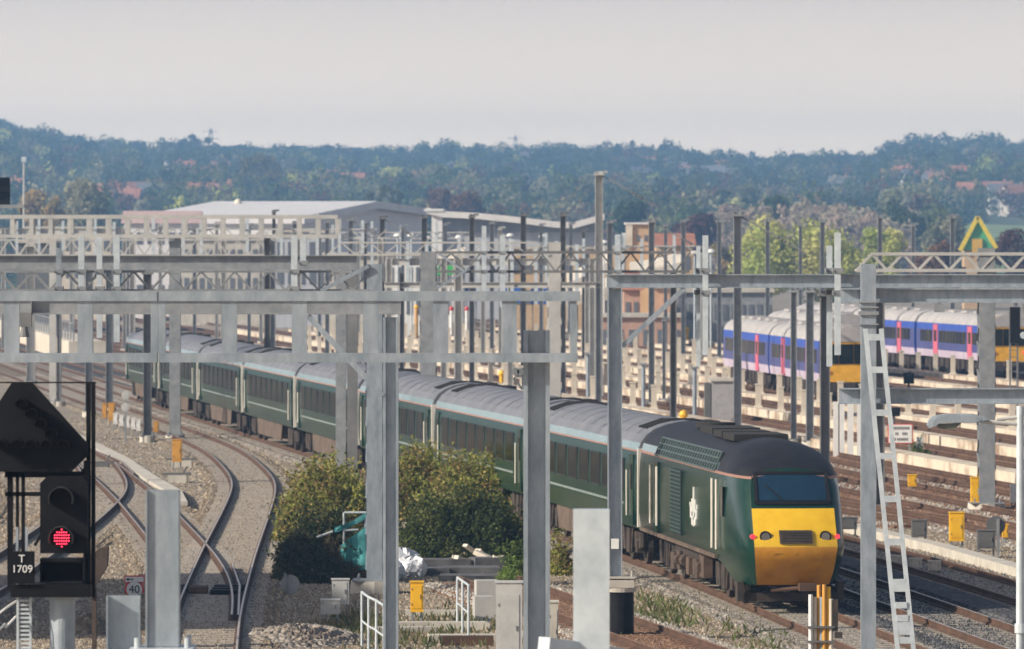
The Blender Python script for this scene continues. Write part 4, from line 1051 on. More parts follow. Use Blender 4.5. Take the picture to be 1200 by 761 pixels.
# ladder leaning on the square column
s = 61.5; y = F/s-.45
t = thing('ladder', 'grey steel ladder with wide flat rungs leaning up the square column', 'ladder', (X_(1066,s), y, 0))
def lx(py): return X_(1009.5+(py-385)*(1046.5-1009.5)/(761-385), s)
zt, zb_ = Z_(385,s), 0.0; pyb = HZ+EYE*s
for off in (0, 24/s-.09):
    mb = MB(); mb.bar((lx(385)+off+.05,y,zt),(lx(pyb)+off+.05,y-.3,0),.085,.06,up=(0,1,0)); part(mb, 'stile', galv_new, t)
for i, py in enumerate([395,433,483,533.5,583.5,633.5,684,734,784]):
    mb = MB(); h = .06 if py < 680 else .12; yy = y-.3*(zt-Z_(py,s))/zt
    mb.box(lx(py)+.085, lx(py)+24/s-.07, yy-.03, yy+.03, Z_(py,s)-h, Z_(py,s)+h); part(mb, 'rung', galv_new, t)
mb = MB(); yy = y-.27
for py in (707, 722, 748, 768): mb.box(lx(py)+.09, lx(py)+24/s-.08, yy-.012, yy+.012, Z_(py,s)-.06, Z_(py,s)+.06)
split(mb, 'anti_climb_plate', galv_new, t)

# street lamp at the right edge
s = 75.0; y = F/s
t = thing('street_lamp', 'street lamp with a flat grey head reaching left from the pole at the right edge', 'street lamp', (X_(1195,s), y, 0))
mb = MB(); mb.cyl((X_(1195.5,s),y,-.3),(X_(1195.5,s),y,Z_(476,s)),.07,.058,n=16); part(mb, 'pole', galv_new, t, smooth=False)
mb = MB(); mb.cyl((X_(1195,s),y,Z_(489,s)),(X_(1168,s),y,Z_(492,s)),.03,n=10); mb.cyl((X_(1195,s),y,Z_(497,s)),(X_(1150,s),y,Z_(494,s)),.035,n=10); part(mb, 'arm', galv_pale, t)
mb = MB()
prof = [(1086,499),(1088,493),(1093,488),(1105,485.5),(1125,485),(1140,485),(1152,488),(1158,492),(1152,495),(1130,495.5),(1105,496),(1096,497),(1092,500),(1089,502)]
pts = [(X_(a,s), Z_(b,s)) for a, b in prof]
for i in range(3):
    k = [1,.93,.8][i]; d = [.08,.13,.17][i]; cx = sum(p[0] for p in pts)/len(pts); cz = sum(p[1] for p in pts)/len(pts)
    mb.prism([(cx+(a-cx)*k, cz+(b-cz)*k) for a, b in pts][::-1], y-d, y+d)
hd = part(mb, 'lamp_head', galv, t)
mb = MB(); mb.prism([(X_(1096,s),Z_(497,s)),(X_(1100,s),Z_(502,s)),(X_(1118,s),Z_(503,s)),(X_(1126,s),Z_(496,s))], y-.12, y+.12); o = part(mb, 'lens', mat('lamp_lens', (.10,.11,.09), .3), t)
mb = MB(); mb.cyl((X_(1196.5,s),y,Z_(742,s)),(X_(1196.5,s),y,Z_(731,s)),.10,n=12); part(mb, 'pole_clamp', galv_new, t)

# ------------------------------------------------------------------ the black signal
s = 111.0; y = F/s
def BX(px): return X_(px, s)
def BZ(py): return Z_(py, s)
t = thing('railway_signal', 'black railway signal showing red under a dark arrow shaped lamp board', 'signal', (BX(72), y, 0))
mb = MB(); mb.prism([(BX(a), BZ(b)) for a, b in ((-42,520),(-8,482),(14,448.5),(38,448.5),(103,520),(103,534),(84,553),(-42,553))][::-1], y-.03, y+.03); board = part(mb, 'indicator_board', black, t)
for px, py in ((26,474),(38,486),(49,497),(61,508.5),(3,522),(21.5,522),(38,522),(55.5,522),(75.5,522)):
    mb = MB(); r = .052
    mb.cyl((BX(px),y-.04,BZ(py)),(BX(px),y-.10,BZ(py)),r,n=18)
    for i in range(14):
        a0 = math.pi*(-.1+1.2*i/14); a1 = math.pi*(-.1+1.2*(i+1)/14)
        p = [(BX(px)+math.cos(a)*r*1.12, yy, BZ(py)+math.sin(a)*r*1.12) for a in (a0, a1) for yy in (y-.031, y-.22)]
        q_ = [(BX(px)+math.cos(a)*(r*1.12+.008), yy, BZ(py)+math.sin(a)*(r*1.12+.008)) for a in (a0, a1) for yy in (y-.031, y-.22)]
        mb.add(p+q_, [(0,1,3,2),(4,6,7,5),(1,5,7,3),(0,2,6,4)])
    o = part(mb, 'indicator_lamp', mat('unlit_lamp_glass', (.012,.010,.010), .5, 0, spec=.1), t)
mb = MB(); mb.prism([(BX(a), BZ(b)) for a, b in ((48,566),(56,558),(98,558),(104,566),(104,648),(48,648))][::-1], y-.14, y+.05); part(mb, 'signal_head', black, t)
for py, m_ in ((584, MATS['unlit_lamp_glass']), (630, MATS['unlit_lamp_glass'])):
    mb = MB(); mb.cyl((BX(73.5),y-.141,BZ(py)),(BX(73.5),y-.15,BZ(py)),.115,n=26); part(mb, 'lens', m_, t)
    mb = MB()
    for i in range(14):
        a0 = math.pi*(-.12+1.24*i/14); a1 = math.pi*(-.12+1.24*(i+1)/14); R_ = .122
        p = [(BX(73.5)+math.cos(a)*R_, yy, BZ(py)+math.sin(a)*R_) for a in (a0, a1) for yy in (y-.141, y-.36)]
        q_ = [(BX(73.5)+math.cos(a)*(R_+.01), yy, BZ(py)+math.sin(a)*(R_+.01)) for a in (a0, a1) for yy in (y-.141, y-.36)]
        mb.add(p+q_, [(0,1,3,2),(4,6,7,5),(1,5,7,3),(0,2,6,4)])
    part(mb, 'hood', mat('hood_black', (.02,.019,.02), .6), t)
mb = MB()
for i in range(-4, 5):
    for j in range(-5, 6):
        if i*i*1.6+j*j < 15: mb.dome((BX(73.5)+j*.0245, y-.155, BZ(630)+i*.030), .0085, n=6, m=2, full=True)
part(mb, 'lit_lamp', red_lamp, t)
mb = MB()
for a, b in ((100.5,105.5),(106.5,111)): mb.box(BX(a),BX(b),y+.06,y+.14,BZ(700),BZ(449))
mb.box(BX(-5),BX(112),y+.09,y+.10,BZ(449.5),BZ(447.8))
for a, b in ((8,14.5),(18,21.5),(24.5,28.5)): mb.box(BX(a),BX(b),y+.06,y+.12,BZ(690),BZ(553))
mb.box(BX(5),BX(48),y+.06,y+.1,BZ(582),BZ(577)); mb.box(BX(5),BX(102),y+.06,y+.14,BZ(560),BZ(553)); mb.box(BX(98),BX(104),y+.0,y+.06,BZ(690),BZ(540))
mb.bar((BX(84),y+.1,BZ(570)),(BX(102),y+.1,BZ(545)),.03); mb.bar((BX(40),y+.1,BZ(640)),(BX(47),y+.1,BZ(628)),.03)
part(mb, 'frame', black, t)
mb = MB(); mb.box(BX(48),BX(100),y-.16,y-.12,BZ(682),BZ(680)); mb.box(BX(48),BX(100),y-.16,y+.1,BZ(658),BZ(654)); mb.box(BX(48),BX(50),y-.16,y+.1,BZ(682),BZ(658)); mb.box(BX(98),BX(100),y-.16,y+.1,BZ(682),BZ(658)); mb.box(BX(48),BX(100),y+.1,y+.12,BZ(682),BZ(654)); part(mb, 'open_box', black, t)
mb = MB(); mb.box(BX(14),BX(108),y-.2,y+.35,BZ(699),BZ(684)); part(mb, 'platform', black, t)
mb = MB(); mb.box(BX(15),BX(42.5),y-.24,y-.22,BZ(683),BZ(645)); plate = part(mb, 'identity_plate', black, t)
def text(body, x, y, z, size, m, parent, name='lettering', align='CENTER', depth=.004, rot=0.0):
    c = bpy.data.curves.new(name, 'FONT'); c.body = body; c.size = size; c.align_x = align; c.align_y = 'CENTER'; c.extrude = depth
    tmp = bpy.data.objects.new('tmp', c); COL.objects.link(tmp)
    bpy.context.view_layer.update(); dg = bpy.context.evaluated_depsgraph_get()
    me = bpy.data.meshes.new_from_object(tmp.evaluated_get(dg)); bpy.data.objects.remove(tmp)
    me.materials.clear(); me.materials.append(m)
    o = bpy.data.objects.new(name, me); COL.objects.link(o); o.parent = parent
    l = Vector(parent.location) if parent.type == 'EMPTY' else Vector(parent.parent.location)
    o.location = Vector((x, y, z))-l; o.rotation_euler = (math.pi/2, 0, rot)
    return o
letter = mat('white_lettering', (.8,.8,.8), .5, emit=None)
text('T', BX(27.5), y-.25, BZ(654), .115, letter, plate); text('1709', BX(28), y-.25, BZ(666), .112, letter, plate)
mb = MB(); mb.box(BX(20),BX(23),y-.187,y-.175,BZ(697),BZ(617)); mb.box(BX(31),BX(34),y-.187,y-.175,BZ(697),BZ(617)); split(mb, 'plate_strap', galv, t)
mb = MB(); mb.cyl((BX(72.5),y+.1,-.3),(BX(72.5),y+.1,BZ(699.1)),.135,n=24); mb.box(BX(53),BX(92),y-.05,y+.25,BZ(703),BZ(699.1)); part(mb, 'post', galv, t, smooth=False)
mb = MB()
for a in (21, 36): mb.box(BX(a)-.012,BX(a)+.012,y-.05,y+.02,-.3,BZ(699.1))
z = -.1
while z < BZ(702): mb.box(BX(21)+.012,BX(36)-.012,y-.04,y-.02,z,z+.022); z += .045
part(mb, 'cable_ladder', galv_new, t)
mb = MB(); pr = [Vector((BX(20),y-.1,BZ(704))),Vector((BX(8),y-.2,BZ(712))),Vector((BX(-12),y-.3,BZ(728)))]
for a, b in zip(pr, pr[1:]): mb.cyl(a, b, .012, n=6); mb.cyl(a+Vector((0,0,-.16)), b+Vector((0,0,-.2)), .012, n=6)
part(mb, 'cable', white, t)
# ------------------------------------------------------------------ lineside things
def board_sign(name, label, px, py, s, kind, w=.5, **k):
    x = X_(px, s); y = F/s; t = thing(name, label, 'sign', (x, y, -.3)); return t, x, y
# speed sign 40
s = 47.5; x = X_(157.5,s); y = F/s
t = thing('speed_sign', 'round white speed sign reading 40 with a red rim under a small arrow board', 'sign', (x, y, -.3))
redp = mat('red_sign_paint', (.62,.05,.04), .5)
mb = MB(); mb.cyl((x,y,Z_(691,s)),(x,y-.02,Z_(691,s)),.245,n=32); o = part(mb, 'rim', redp, t)
mb = MB(); mb.cyl((x,y-.021,Z_(691,s)),(x,y-.026,Z_(691,s)),.195,n=32); f = part(mb, 'face', white, t)
text('40', x, y-.032, Z_(691,s), .27, black, f)
mb = MB(); mb.box(x-.25,x+.25,y-.02,y,Z_(684.5,s)+.02,Z_(675.5,s)+.02); part(mb, 'arrow_board', redp, t)
mb = MB(); mb.box(x-.225,x+.225,y-.026,y-.021,Z_(683,s)+.02,Z_(677,s)+.02); part(mb, 'arrow_face', white, t)
mb = MB(); z = Z_(680,s)+.02; mb.box(x-.16,x-.02,y-.032,y-.027,z-.012,z+.012); mb.prism([(x-.21,z),(x-.14,z-.04),(x-.14,z+.04)], y-.032, y-.027); part(mb, 'arrow', black, t)
mb = MB(); mb.box(x-.03,x+.03,y+.001,y+.05,-.3,Z_(676,s)); part(mb, 'post', galv, t)

# round blank disc
s = 47.0; x = X_(340,s); y = F/s
t = thing('disc_sign', 'round grey backed disc sign on a post at the foot of the dark bush', 'sign', (x, y, -.3))
mb = MB(); mb.cyl((x,y,Z_(685,s)),(x,y+.02,Z_(685,s)),.24,n=28); part(mb, 'disc', mat('sign_back', (.30,.31,.31), .5), t)
mb = MB(); mb.box(x-.16,x-.09,y-.06,y-.005,-.3,Z_(672,s)); part(mb, 'post', galv_dull, t)
# two small disc signs by the left cabinets
for lab, px, py in (('upper pale ring shaped disc beside the row of white boxes at the left', 147.5, 463), ('lower pale ring shaped disc beside the row of white boxes at the left', 147.5, 477)):
    s = 27.0; x = X_(px,s); y = F/s+(0 if py < 470 else -.4)
    t = thing('disc_sign', lab, 'sign', (x, y, -.3), 'small pale discs at the left')
    mb = MB(); mb.cyl((x,y,Z_(py,s)),(x,y-.02,Z_(py,s)),.19,n=20); mb.mi = 0; part(mb, 'disc', galv_pale, t)
    mb = MB(); mb.cyl((x,y-.021,Z_(py,s)),(x,y-.03,Z_(py,s)),.13,n=20); part(mb, 'face', grey_box, t)
    mb = MB(); mb.box(x-.03,x+.03,y+.001,y+.05,-.3,Z_(py,s)); part(mb, 'post', galv_dull, t)

def cabinet(label, px0, px1, y0, y1, m, name='equipment_box', cat='equipment box', d=.35, legs=True, group=None, s=None, lid=True):
    s = s or (y1-HZ)/(EYE+.1); x0, x1 = X_(px0,s), X_(px1,s); y = F/s; zt, zb = Z_(y0,s), Z_(y1,s)
    t = thing(name, label, cat, ((x0+x1)/2, y, -.3), group)
    b = zb if not legs else zb+(zt-zb)*.12
    mb = MB(); mb.box(x0,x1,y-d/2,y+d/2,b,zt-.03); part(mb, 'case', m, t)
    mb = MB(); mb.box(x0-.02,x1+.02,y-d/2-.02,y+d/2+.02,zt-.028,zt); part(mb, 'lid', m, t)
    mb = MB(); mb.box(x0+(x1-x0)*.12,x0+(x1-x0)*.88,y-d/2-.012,y-d/2-.001,b+(zt-b)*.12,b+(zt-b)*.86); part(mb, 'door', m, t)
    mb = MB(); zz = b+(zt-b)*.5; mb.box(x1-(x1-x0)*.24,x1-(x1-x0)*.2,y-d/2-.03,y-d/2-.013,zz-.05,zz+.05)
    part(mb, 'handle', galv_dark, t)
    mb = MB()
    for k in (-1, 1): mb.box(x0+(x1-x0)*.10,x0+(x1-x0)*.13,y-d/2-.022,y-d/2-.0125,zz+k*(zt-b)*.25-.03,zz+k*(zt-b)*.25+.03)
    split(mb, 'hinge', galv_dark, t)
    mb = MB(); mb.box(x0+.02,x0+.07,y-.05,y+.05,-.35,b); mb.box(x1-.07,x1-.02,y-.05,y+.05,-.35,b); split(mb, 'stand_leg', galv_dull, t)
    return t
cabinet('yellow box on a stand beside the rubble, right of the bluish column', 481, 496, 681, 722, yellow, d=.3)
cabinet('yellow box standing alone on the ballast at the right, nearest of the yellow boxes', 1112.5, 1129.5, 600, 639, yellow, d=.3)
cabinet('narrow yellow box at the foot of the right hand laced column', 1137.5, 1147.5, 559, 594, yellow, d=.3)
cabinet('small yellow topped box under the white board, right of the ladder', 1064, 1074, 556, 572, yellow, d=.25)
cabinet('slim yellow box beside the round sign at the far right', 1174.5, 1181, 614, 632, yellow, d=.2)
orange = mat('orange_box_paint', (.60,.30,.05), .6)
cabinet('orange box at the foot of the broad column on the left', 202, 213, 515, 545, orange, d=.3)
cabinet('taller orange box left of the row of white boxes', 127, 134.5, 472, 496, orange, d=.3)
cabinet('smaller orange box beside the taller one, far left', 120, 125.5, 473, 492, orange, d=.25)
cabinet('small orange box on the ballast below the carriages, left of the broad column', 180, 186, 494, 508, orange, d=.25)
cabinet('small orange box at the edge of the tall bush beside the last brown rail', 374, 385, 546, 562, orange, d=.3)
for i, px in enumerate((133, 140, 147, 154, 160)):
    cabinet(['white box at the left end of the row by the orange boxes','second white box of the row by the orange boxes','middle white box of the row by the orange boxes','fourth white box of the row by the orange boxes','white box at the right end of the row by the orange boxes'][i],
            px, px+5.5, 484+i*1.8, 499+i*2.0, white, group='row of white boxes at the left', d=.3)
cabinet('tall grey equipment cabinet beside the thick dark webbed post at the bottom', 581, 612, 681, 790, grey_box, 'equipment_cabinet', 'cabinet', d=.5, s=59.0, legs=False)
cabinet('squat weathered grey cabinet hidden behind the thick dark webbed post', 643, 654, 704, 775, concrete, 'equipment_cabinet', 'cabinet', d=.5, s=57.5, legs=False)
cabinet('taller pale grey box on a stand below the dark bramble', 389, 409, 678, 712, grey_box, d=.3)
cabinet('low pale grey box beside the taller pale grey one below the dark bramble', 376, 398, 702, 722, grey_box, d=.3)
dk = mat('dark_grey_box', (.12,.12,.12), .7)
cabinet('dark grey box on legs right of the nearest yellow box', 1145, 1166, 621, 646, dk, d=.35)
cabinet('dark grey box on legs left of the nearest yellow box', 1068, 1086, 609, 632, dk, d=.35)
cabinet('black opening box on the wall left of the ladder', 984, 1004, 606, 622, dk, d=.5)
cabinet('small white box among the shrubs beside the white board', 1074, 1082, 512, 532, white, d=.25)
cabinet('white box right of the yellow box at the laced column', 1184, 1192, 568, 592, white, d=.25)
for i, px in enumerate((1042, 1066, 1088)):
    cabinet(['white painted block on the sleeper ends beside the ladder','middle white painted block between the rusty rails at the right','right hand white painted block between the rusty rails'][i], px, px+14, 651+i*3, 662+i*3.2, cream, 'marker_block', 'block', d=.4, legs=False)
# round sign on post at the far right
s = 42.0; x = X_(1167,s); y = F/s
t = thing('disc_sign', 'round dark grey disc on a post beside the dark box at the far right', 'sign', (x, y, -.3))
mb = MB(); mb.cyl((x,y,Z_(616,s)),(x,y+.02,Z_(616,s)),.27,n=28); part(mb, 'disc', dk, t); mb = MB(); mb.box(x+.02,x+.1,y-.07,y-.01,-.3,Z_(608,s)); part(mb, 'post', galv_dull, t)
# white board with three unreadable lines
s = 29.5; x = X_(1055,s); y = F/s
t = thing('notice_board', 'white board with red rim and three dark lines of writing, right of the ladder', 'sign', (x, y, -.3))
mb = MB(); mb.box(x-.5,x+.5,y-.02,y,Z_(520,s),Z_(497,s)); part(mb, 'rim', redp, t)
mb = MB(); mb.box(x-.46,x+.46,y-.03,y-.021,Z_(519,s),Z_(498,s)); fc = part(mb, 'face', white, t)
for py, ws in ((502,((-.36,.34),)),(508.5,((-.2,-.08),(.08,.28))),(515,((-.3,-.18),(-.12,.32)))):
    mb = MB()
    for a, b in ws:
        q_ = a
        while q_ < b: mb.box(x+q_,x+q_+.05,y-.036,y-.031,Z_(py,s)-.055,Z_(py,s)+.055); q_ += .075
    part(mb, 'writing', dk, t)
mb = MB(); mb.box(x-.4,x-.33,y+.001,y+.06,-.3,Z_(497,s)); mb.box(x+.33,x+.4,y+.001,y+.06,-.3,Z_(497,s)); split(mb, 'post', galv_dull, t)
# small black yard signal
for lab, px, y0, y1, yb in (('small black signal head left above the white board', 1047.5, 478, 488, 500),('small black signal beside the blue railcars, above the lower crossbeam', 1065, 437, 450, 466)):
    s = (yb-HZ)/EYE; x = X_(px,s); y = F/s
    t = thing('ground_signal', lab, 'signal', (x, y, -.3)); mb = MB(); mb.box(x-.28,x+.28,y-.15,y+.1,Z_(y1,s),Z_(y0,s)); part(mb, 'head', black, t); mb = MB(); mb.cyl((x,y,-.3),(x,y,Z_(y1,s)),.06,n=8); part(mb, 'post', galv_dark, t)
# dark signal on a pole right edge (seen over the yellow cab)
s = 26.0; x = X_(1190,s); y = F/s
t = thing('yard_signal', 'tall black signal ladder and head right of the far yellow cab', 'signal', (x, y, -.3))
mb = MB(); mb.box(x-.25,x+.2,y-.2,y+.1,Z_(402,s),Z_(360,s)); part(mb, 'head', black, t); mb = MB(); mb.box(x-.28,x-.2,y,y+.08,-.3,Z_(365,s)); mb.box(x+.05,x+.13,y,y+.08,-.3,Z_(365,s))
for k in range(16): mb.box(x-.2,x+.05,y+.02,y+.05,k*.32,k*.32+.04)
part(mb, 'ladder', galv_dark, t)
mb = MB(); mb.cyl((x+.35,y-.2,Z_(393,s)),(x+.35,y-.3,Z_(393,s)),.16,n=14); part(mb, 'lamp', galv_new, t)

# white upright fence right of the power car
s = 29.2
t = thing('slatted_screen', 'tall white slatted screen of broad uprights left of the ladder', 'screen', (X_(998,s), F/s, 0))
for px in (980, 986, 996.5, 1008): mb = MB(); mb.box(X_(px-3.6,s),X_(px+3.6,s),F/s-.06,F/s+.06,-.3,Z_(471+(px-980)*.1,s)); part(mb, 'slat', white, t)
mb = MB(); mb.box(X_(978,s),X_(1014,s),F/s+.061,F/s+.12,Z_(488,s),Z_(484,s)); part(mb, 'rail', galv_dull, t)

# handrails
def handrail(label, pts, s, h=1.1):
    p0 = pts[0]; t = thing('handrail', label, 'handrail', (X_(p0[0],s), F/s, -.3)); mb = MB(); tops = []
    for px, yt, yb in pts:
        y = F/s*((s*EYE)/(yb-HZ)) if False else F*EYE/(yb-HZ); sc = F/y; x = X_(px, sc); zt = Z_(yt, sc); mb.cyl((x,y,-.3),(x,y,zt),.028,n=8); tops.append(Vector((x,y,zt)))
    split(mb, 'upright', galv_new, t)
    mb = MB()
    for a, b in zip(tops, tops[1:]): mb.cyl(a, b, .028, n=8); k = Vector((0,0,(a.z+.3)*.5)); mb.cyl(a-k, b-k, .022, n=8)
    part(mb, 'rail', galv_new, t)
handrail('grey tube handrail stepping down toward the bluish column at the bottom', [(424,694,745),(432,700,752),(441,704,758),(450,710,766)], 54)
handrail('short grey tube handrail between the rubble and the tall grey cabinet', [(536,677,722),(542,681,729),(549,686,737)], 51)
# teal sheeting frame by the pale column
s = 45.5; y = F/s
t = thing('sheeted_frame', 'teal debris sheet sagging from a white tube frame beside the broad pale column', 'sheet', (X_(415,s), y, -.3))
tealm = mat('teal_sheet', (.03,.22,.24), .6, 0, scale=4, col2=(.06,.32,.33))
mb = MB(); n_ = 8
for j, (pyt) in enumerate((0,1)):
    pass
up = [(392,618),(400,616),(408,613),(416,609),(424,604),(430,600)]; lo = [(392,624),(400,622),(408,619),(416,615),(424,611),(430,607)]
up2 = [(398,640),(405,635),(412,629),(419,624),(425,620),(430,617)]; lo2 = [(398,668),(405,668),(412,668),(419,668),(425,668),(430,668)]
for U, L_ in ((up, lo), (up2, lo2)):
    vs = [(X_(a,s), y-.06*math.sin(i*1.7), Z_(b,s)) for i, (a, b) in enumerate(U)]+[(X_(a,s), y-.06*math.cos(i*1.3), Z_(b,s)) for i, (a, b) in enumerate(L_)]
    k = len(U); vs += [(a, b+.02, c) for a, b, c in vs]
    mb.add(vs, [(i, i+1, k+i+1, k+i) for i in range(k-1)]+[(2*k+k+i, 2*k+k+i+1, 2*k+i+1, 2*k+i) for i in range(k-1)])
part(mb, 'sheet', tealm, t)
mb = MB()
for a, b in (((403,601),(403,668)),((403,601),(429,601)),((428,601),(428,668)),((403,622),(420,621)),((371,630),(390,623))): mb.cyl((X_(a[0],s),y+.03,Z_(a[1],s)),(X_(b[0],s),y+.03,Z_(b[1],s)),.03,n=8)
part(mb, 'tube_frame', galv_new, t)
# rubble and materials
def G(px, py): return F*(EYE+.3)/(py-HZ)
def slab(mb, px, py, wpx, h, d, rz=0.0, tilt=0.0):
    y = G(px, py); s = F/y; x = X_(px, s); w = wpx/s
    c, sn = math.cos(rz), math.sin(rz)
    a = Vector((x-w/2*c, y-w/2*sn, -.3+h/2+tilt)); b = Vector((x+w/2*c, y+w/2*sn, -.3+h/2)); mb.bar(a, b, d, h)
def pile(label, name, items, m, cat):
    y = G(*items[0][:2]); s = F/y; t = thing(name, label, cat, (X_(items[0][0], s), y, -.3)); mb = MB()
    for it in items: slab(mb, *it)
    split(mb, {'slabs':'slab','planks':'plank','boards':'board','scrap rails':'rail_length','timber':'timber_length','beams':'beam','steel beam':'beam'}[cat], m, t); return t
pile('stack of dark grey slabs below the flowering bush, left of the cabinet', 'slab_stack', [(540,672,90,.18,1.2,.05),(560,680,90,.14,1.4,-.03),(520,668,60,.3,.9,.1),(500,674,50,.2,1.0,0.1),(575,668,44,.34,.8,.2)], mat('dark_slab', (.07,.07,.075), .85, 0, scale=2, col2=(.14,.14,.145)), 'slabs')
pile('loose cream broken planks thrown on the dark slabs', 'broken_planks', [(553,667,46,.08,.25,.1,.3),(560,662,34,.08,.25,.5,.5),(574,665,36,.12,.3,-.3,.35),(545,668,24,.2,.3,.4,.2),(590,668,26,.2,.3,.1,.2),(566,664,20,.1,.2,.9,.4),(600,664,30,.06,.2,-.5,.25),(535,672,30,.06,.2,.7,.1)], cream, 'planks')
pile('flat pale boards lying at the left of the slab stack', 'flat_boards', [(478,650,50,.3,.5,.0,.1),(510,644,40,.4,.5,.1,.1)], concrete, 'boards')
pile('rusty rail offcuts between the handrail and the tall grey cabinet', 'rail_offcuts', [(571,706,20,.16,.18,.9,.1),(577,712,22,.16,.18,.8,.05),(650,703,34,.16,.2,-.9),(662,720,40,.14,.2,-.8)], rail_side, 'scrap rails')
pile('low pale timber stack beside the tall grey cabinet', 'timber_stack', [(570,725,26,.9,.6,.1),(566,729,22,.6,.6,.1)], galv_pale, 'timber')
pile('long pale concrete beams lying on the weeds near the bottom edge', 'concrete_beams', [(520,738,110,.18,.5,.04),(562,752,120,.16,.6,.1),(505,722,60,.14,.4,0),(470,742,80,.14,.4,.15)], concrete, 'beams')
pile('rusty steel beam lying in the weeds left of the cabinet foot', 'steel_beam', [(548,757,60,.22,.3,.05)], rail_side, 'steel beam')
s = 45; cs = [(X_(470,s),F*(EYE+.3)/(672-HZ),.1),(X_(482,s),F*(EYE+.3)/(676-HZ),0.0),(X_(462,s),F*(EYE+.3)/(680-HZ),0.0)]
t = thing('rubble_sack', 'shiny white crumpled sacks behind the yellow box beside the bluish column', 'sack', (cs[0][0], cs[0][1], -.3))
for k, c in enumerate(cs):
    mb = MB(); mb.dome((c[0],c[1],c[2]-.1), .42-.06*k, .85, 14, 8, full=True)
    mb.v = [(a+random.uniform(-.06,.06), b+random.uniform(-.06,.06), cc+random.uniform(-.07,.07)) for a, b, cc in mb.v]
    part(mb, 'sack', mat('white_sheeting', (.68,.70,.74), .35), t)
# gravel heap lower left of the handrail
def heap(label, px, py, wpx, h, m, name='gravel_heap'):
    y = G(px, py); s = F/y; x = X_(px, s); w = wpx/s/2; mb = MB(); n = 110; vs = []; K_ = 34
    for j in range(K_):
        for i in range(n):
            r = j/(K_-1); a = 2*math.pi*i/n; z = h*math.cos(r*math.pi/2)**1.2*(1+.15*math.sin(3*a+j))
            vs.append((x+math.cos(a)*w*r*(1+.1*math.sin(2*a)), y+math.sin(a)*w*1.5*r, -.32+z+random.uniform(-.022,.022)*(j < K_-1)))
    mb.add(vs, [(j*n+i, j*n+(i+1)%n, (j+1)*n+(i+1)%n, (j+1)*n+i)[::-1] for j in range(K_-1) for i in range(n)])
    o = mb.build(name, m, loc=(x,y,-.3)); tag(o, label, 'gravel heap'); return o
heap('low heap of grey gravel at the bottom, right of the left hand tracks', 350, 752, 200, .36, MATS['grey_ballast'])
heap('small pinkish gravel heap at the bottom left beside the signal post', 105, 742, 90, .4, MATS['tan_ballast'])
# big dark crate like block right of the signal foot
s = 55; t = thing('timber_baulk', 'dark brown timber baulk leaning behind the signal at its lower right', 'timber', (X_(118,s), F/s, -.3))
mb = MB(); mb.prism([(X_(104,s),Z_(700,s)),(X_(126,s),Z_(664,s)),(X_(127,s),Z_(640,s)),(X_(118,s),Z_(642,s)),(X_(104,s),Z_(652,s))], F/s-.3, F/s+.3); part(mb, 'block', mat('dark_timber', (.05,.035,.025), .9, 0, scale=5, col2=(.09,.06,.045)), t)
mb = MB(); mb.box(X_(108,s),X_(113,s),F/s-.1,F/s+.1,-.32,Z_(690,s)); mb.box(X_(104,s),X_(125,s),F/s-.2,F/s+.2,-.32,-.2); part(mb, 'support', MATS['dark_timber'], t)
# ground-level point machines and blocks
for lab, px, py, w in (('pale point machine with a dark lever on the trough end, left', 213, 548, 24),('pale concrete block below the orange box at the left', 208, 566, 22),('dark point machine between the rails of the left curve', 118, 552, 20)):
    y = G(px, py); s = F/y; x = X_(px, s); t = thing('point_machine', lab, 'point machine', (x, y, -.3)); mb = MB(); mb.box(x-w/s/2,x+w/s/2,y-.3,y+.3,-.32,-.02); part(mb, 'case', dk if 'dark point' in lab else concrete, t)
    mb = MB(); mb.box(x-w/s/2-.2,x+w/s/2+.15,y-.12,y+.12,-.0199,.06); mb.cyl((x+.2,y,.06),(x+.35,y-.1,.3),.03,n=6); part(mb, 'rodding', dk, t)
mb = MB(); yb = 164.0; xb = -7.75
t = thing('points_heater_frame', 'row of black sleepers and drive plates between the switch rails, lower left', 'point machine', (xb, yb, -.2))
for i in range(3): mb.box(xb-1.0,xb-.25,yb-.9+i*1.1,yb-.4+i*1.1,-.14,-.03); mb.box(xb+.35,xb+1.1,yb-.9+i*1.1,yb-.4+i*1.1,-.14,-.03)
split(mb, 'plate', black, t); mb = MB(); mb.box(xb-.2,xb+.25,yb-.4,yb+.4,-.14,.02); part(mb, 'drive', rail_side, t)
# the barrier bundle in front of the nose
s = 60.0; y = F/s
t = thing('strapped_pole_bundle', 'bundle of white and yellow poles strapped upright in front of the train nose', 'pole bundle', (X_(963,s), y, -.3))
for i, (px, yt, m_) in enumerate(((950,697,white),(955,700,cream),(960,686,orange),(966,685,orange),(971,688,yellow),(969,705,white),(974,702,cream),(963,700,galv))):
    mb = MB(); mb.cyl((X_(px,s),y+.04*(i%3),-.3),(X_(px,s),y+.04*(i%3),Z_(yt,s)),.042,n=8); part(mb, 'pole', m_, t)
mb = MB()
for py in (735, 752, 790): mb.box(X_(946,s),X_(978,s),y-.07,y+.16,Z_(py,s)-.02,Z_(py,s)+.02)
split(mb, 'strap', dk, t)
mb = MB(); mb.box(X_(975,s),X_(982,s),y-.05,y+.15,Z_(740,s),Z_(703,s)); mb.box(X_(978,s),X_(987,s),y-.05,y+.05,Z_(748,s),Z_(741,s)); part(mb, 'bracket', blackish, t)

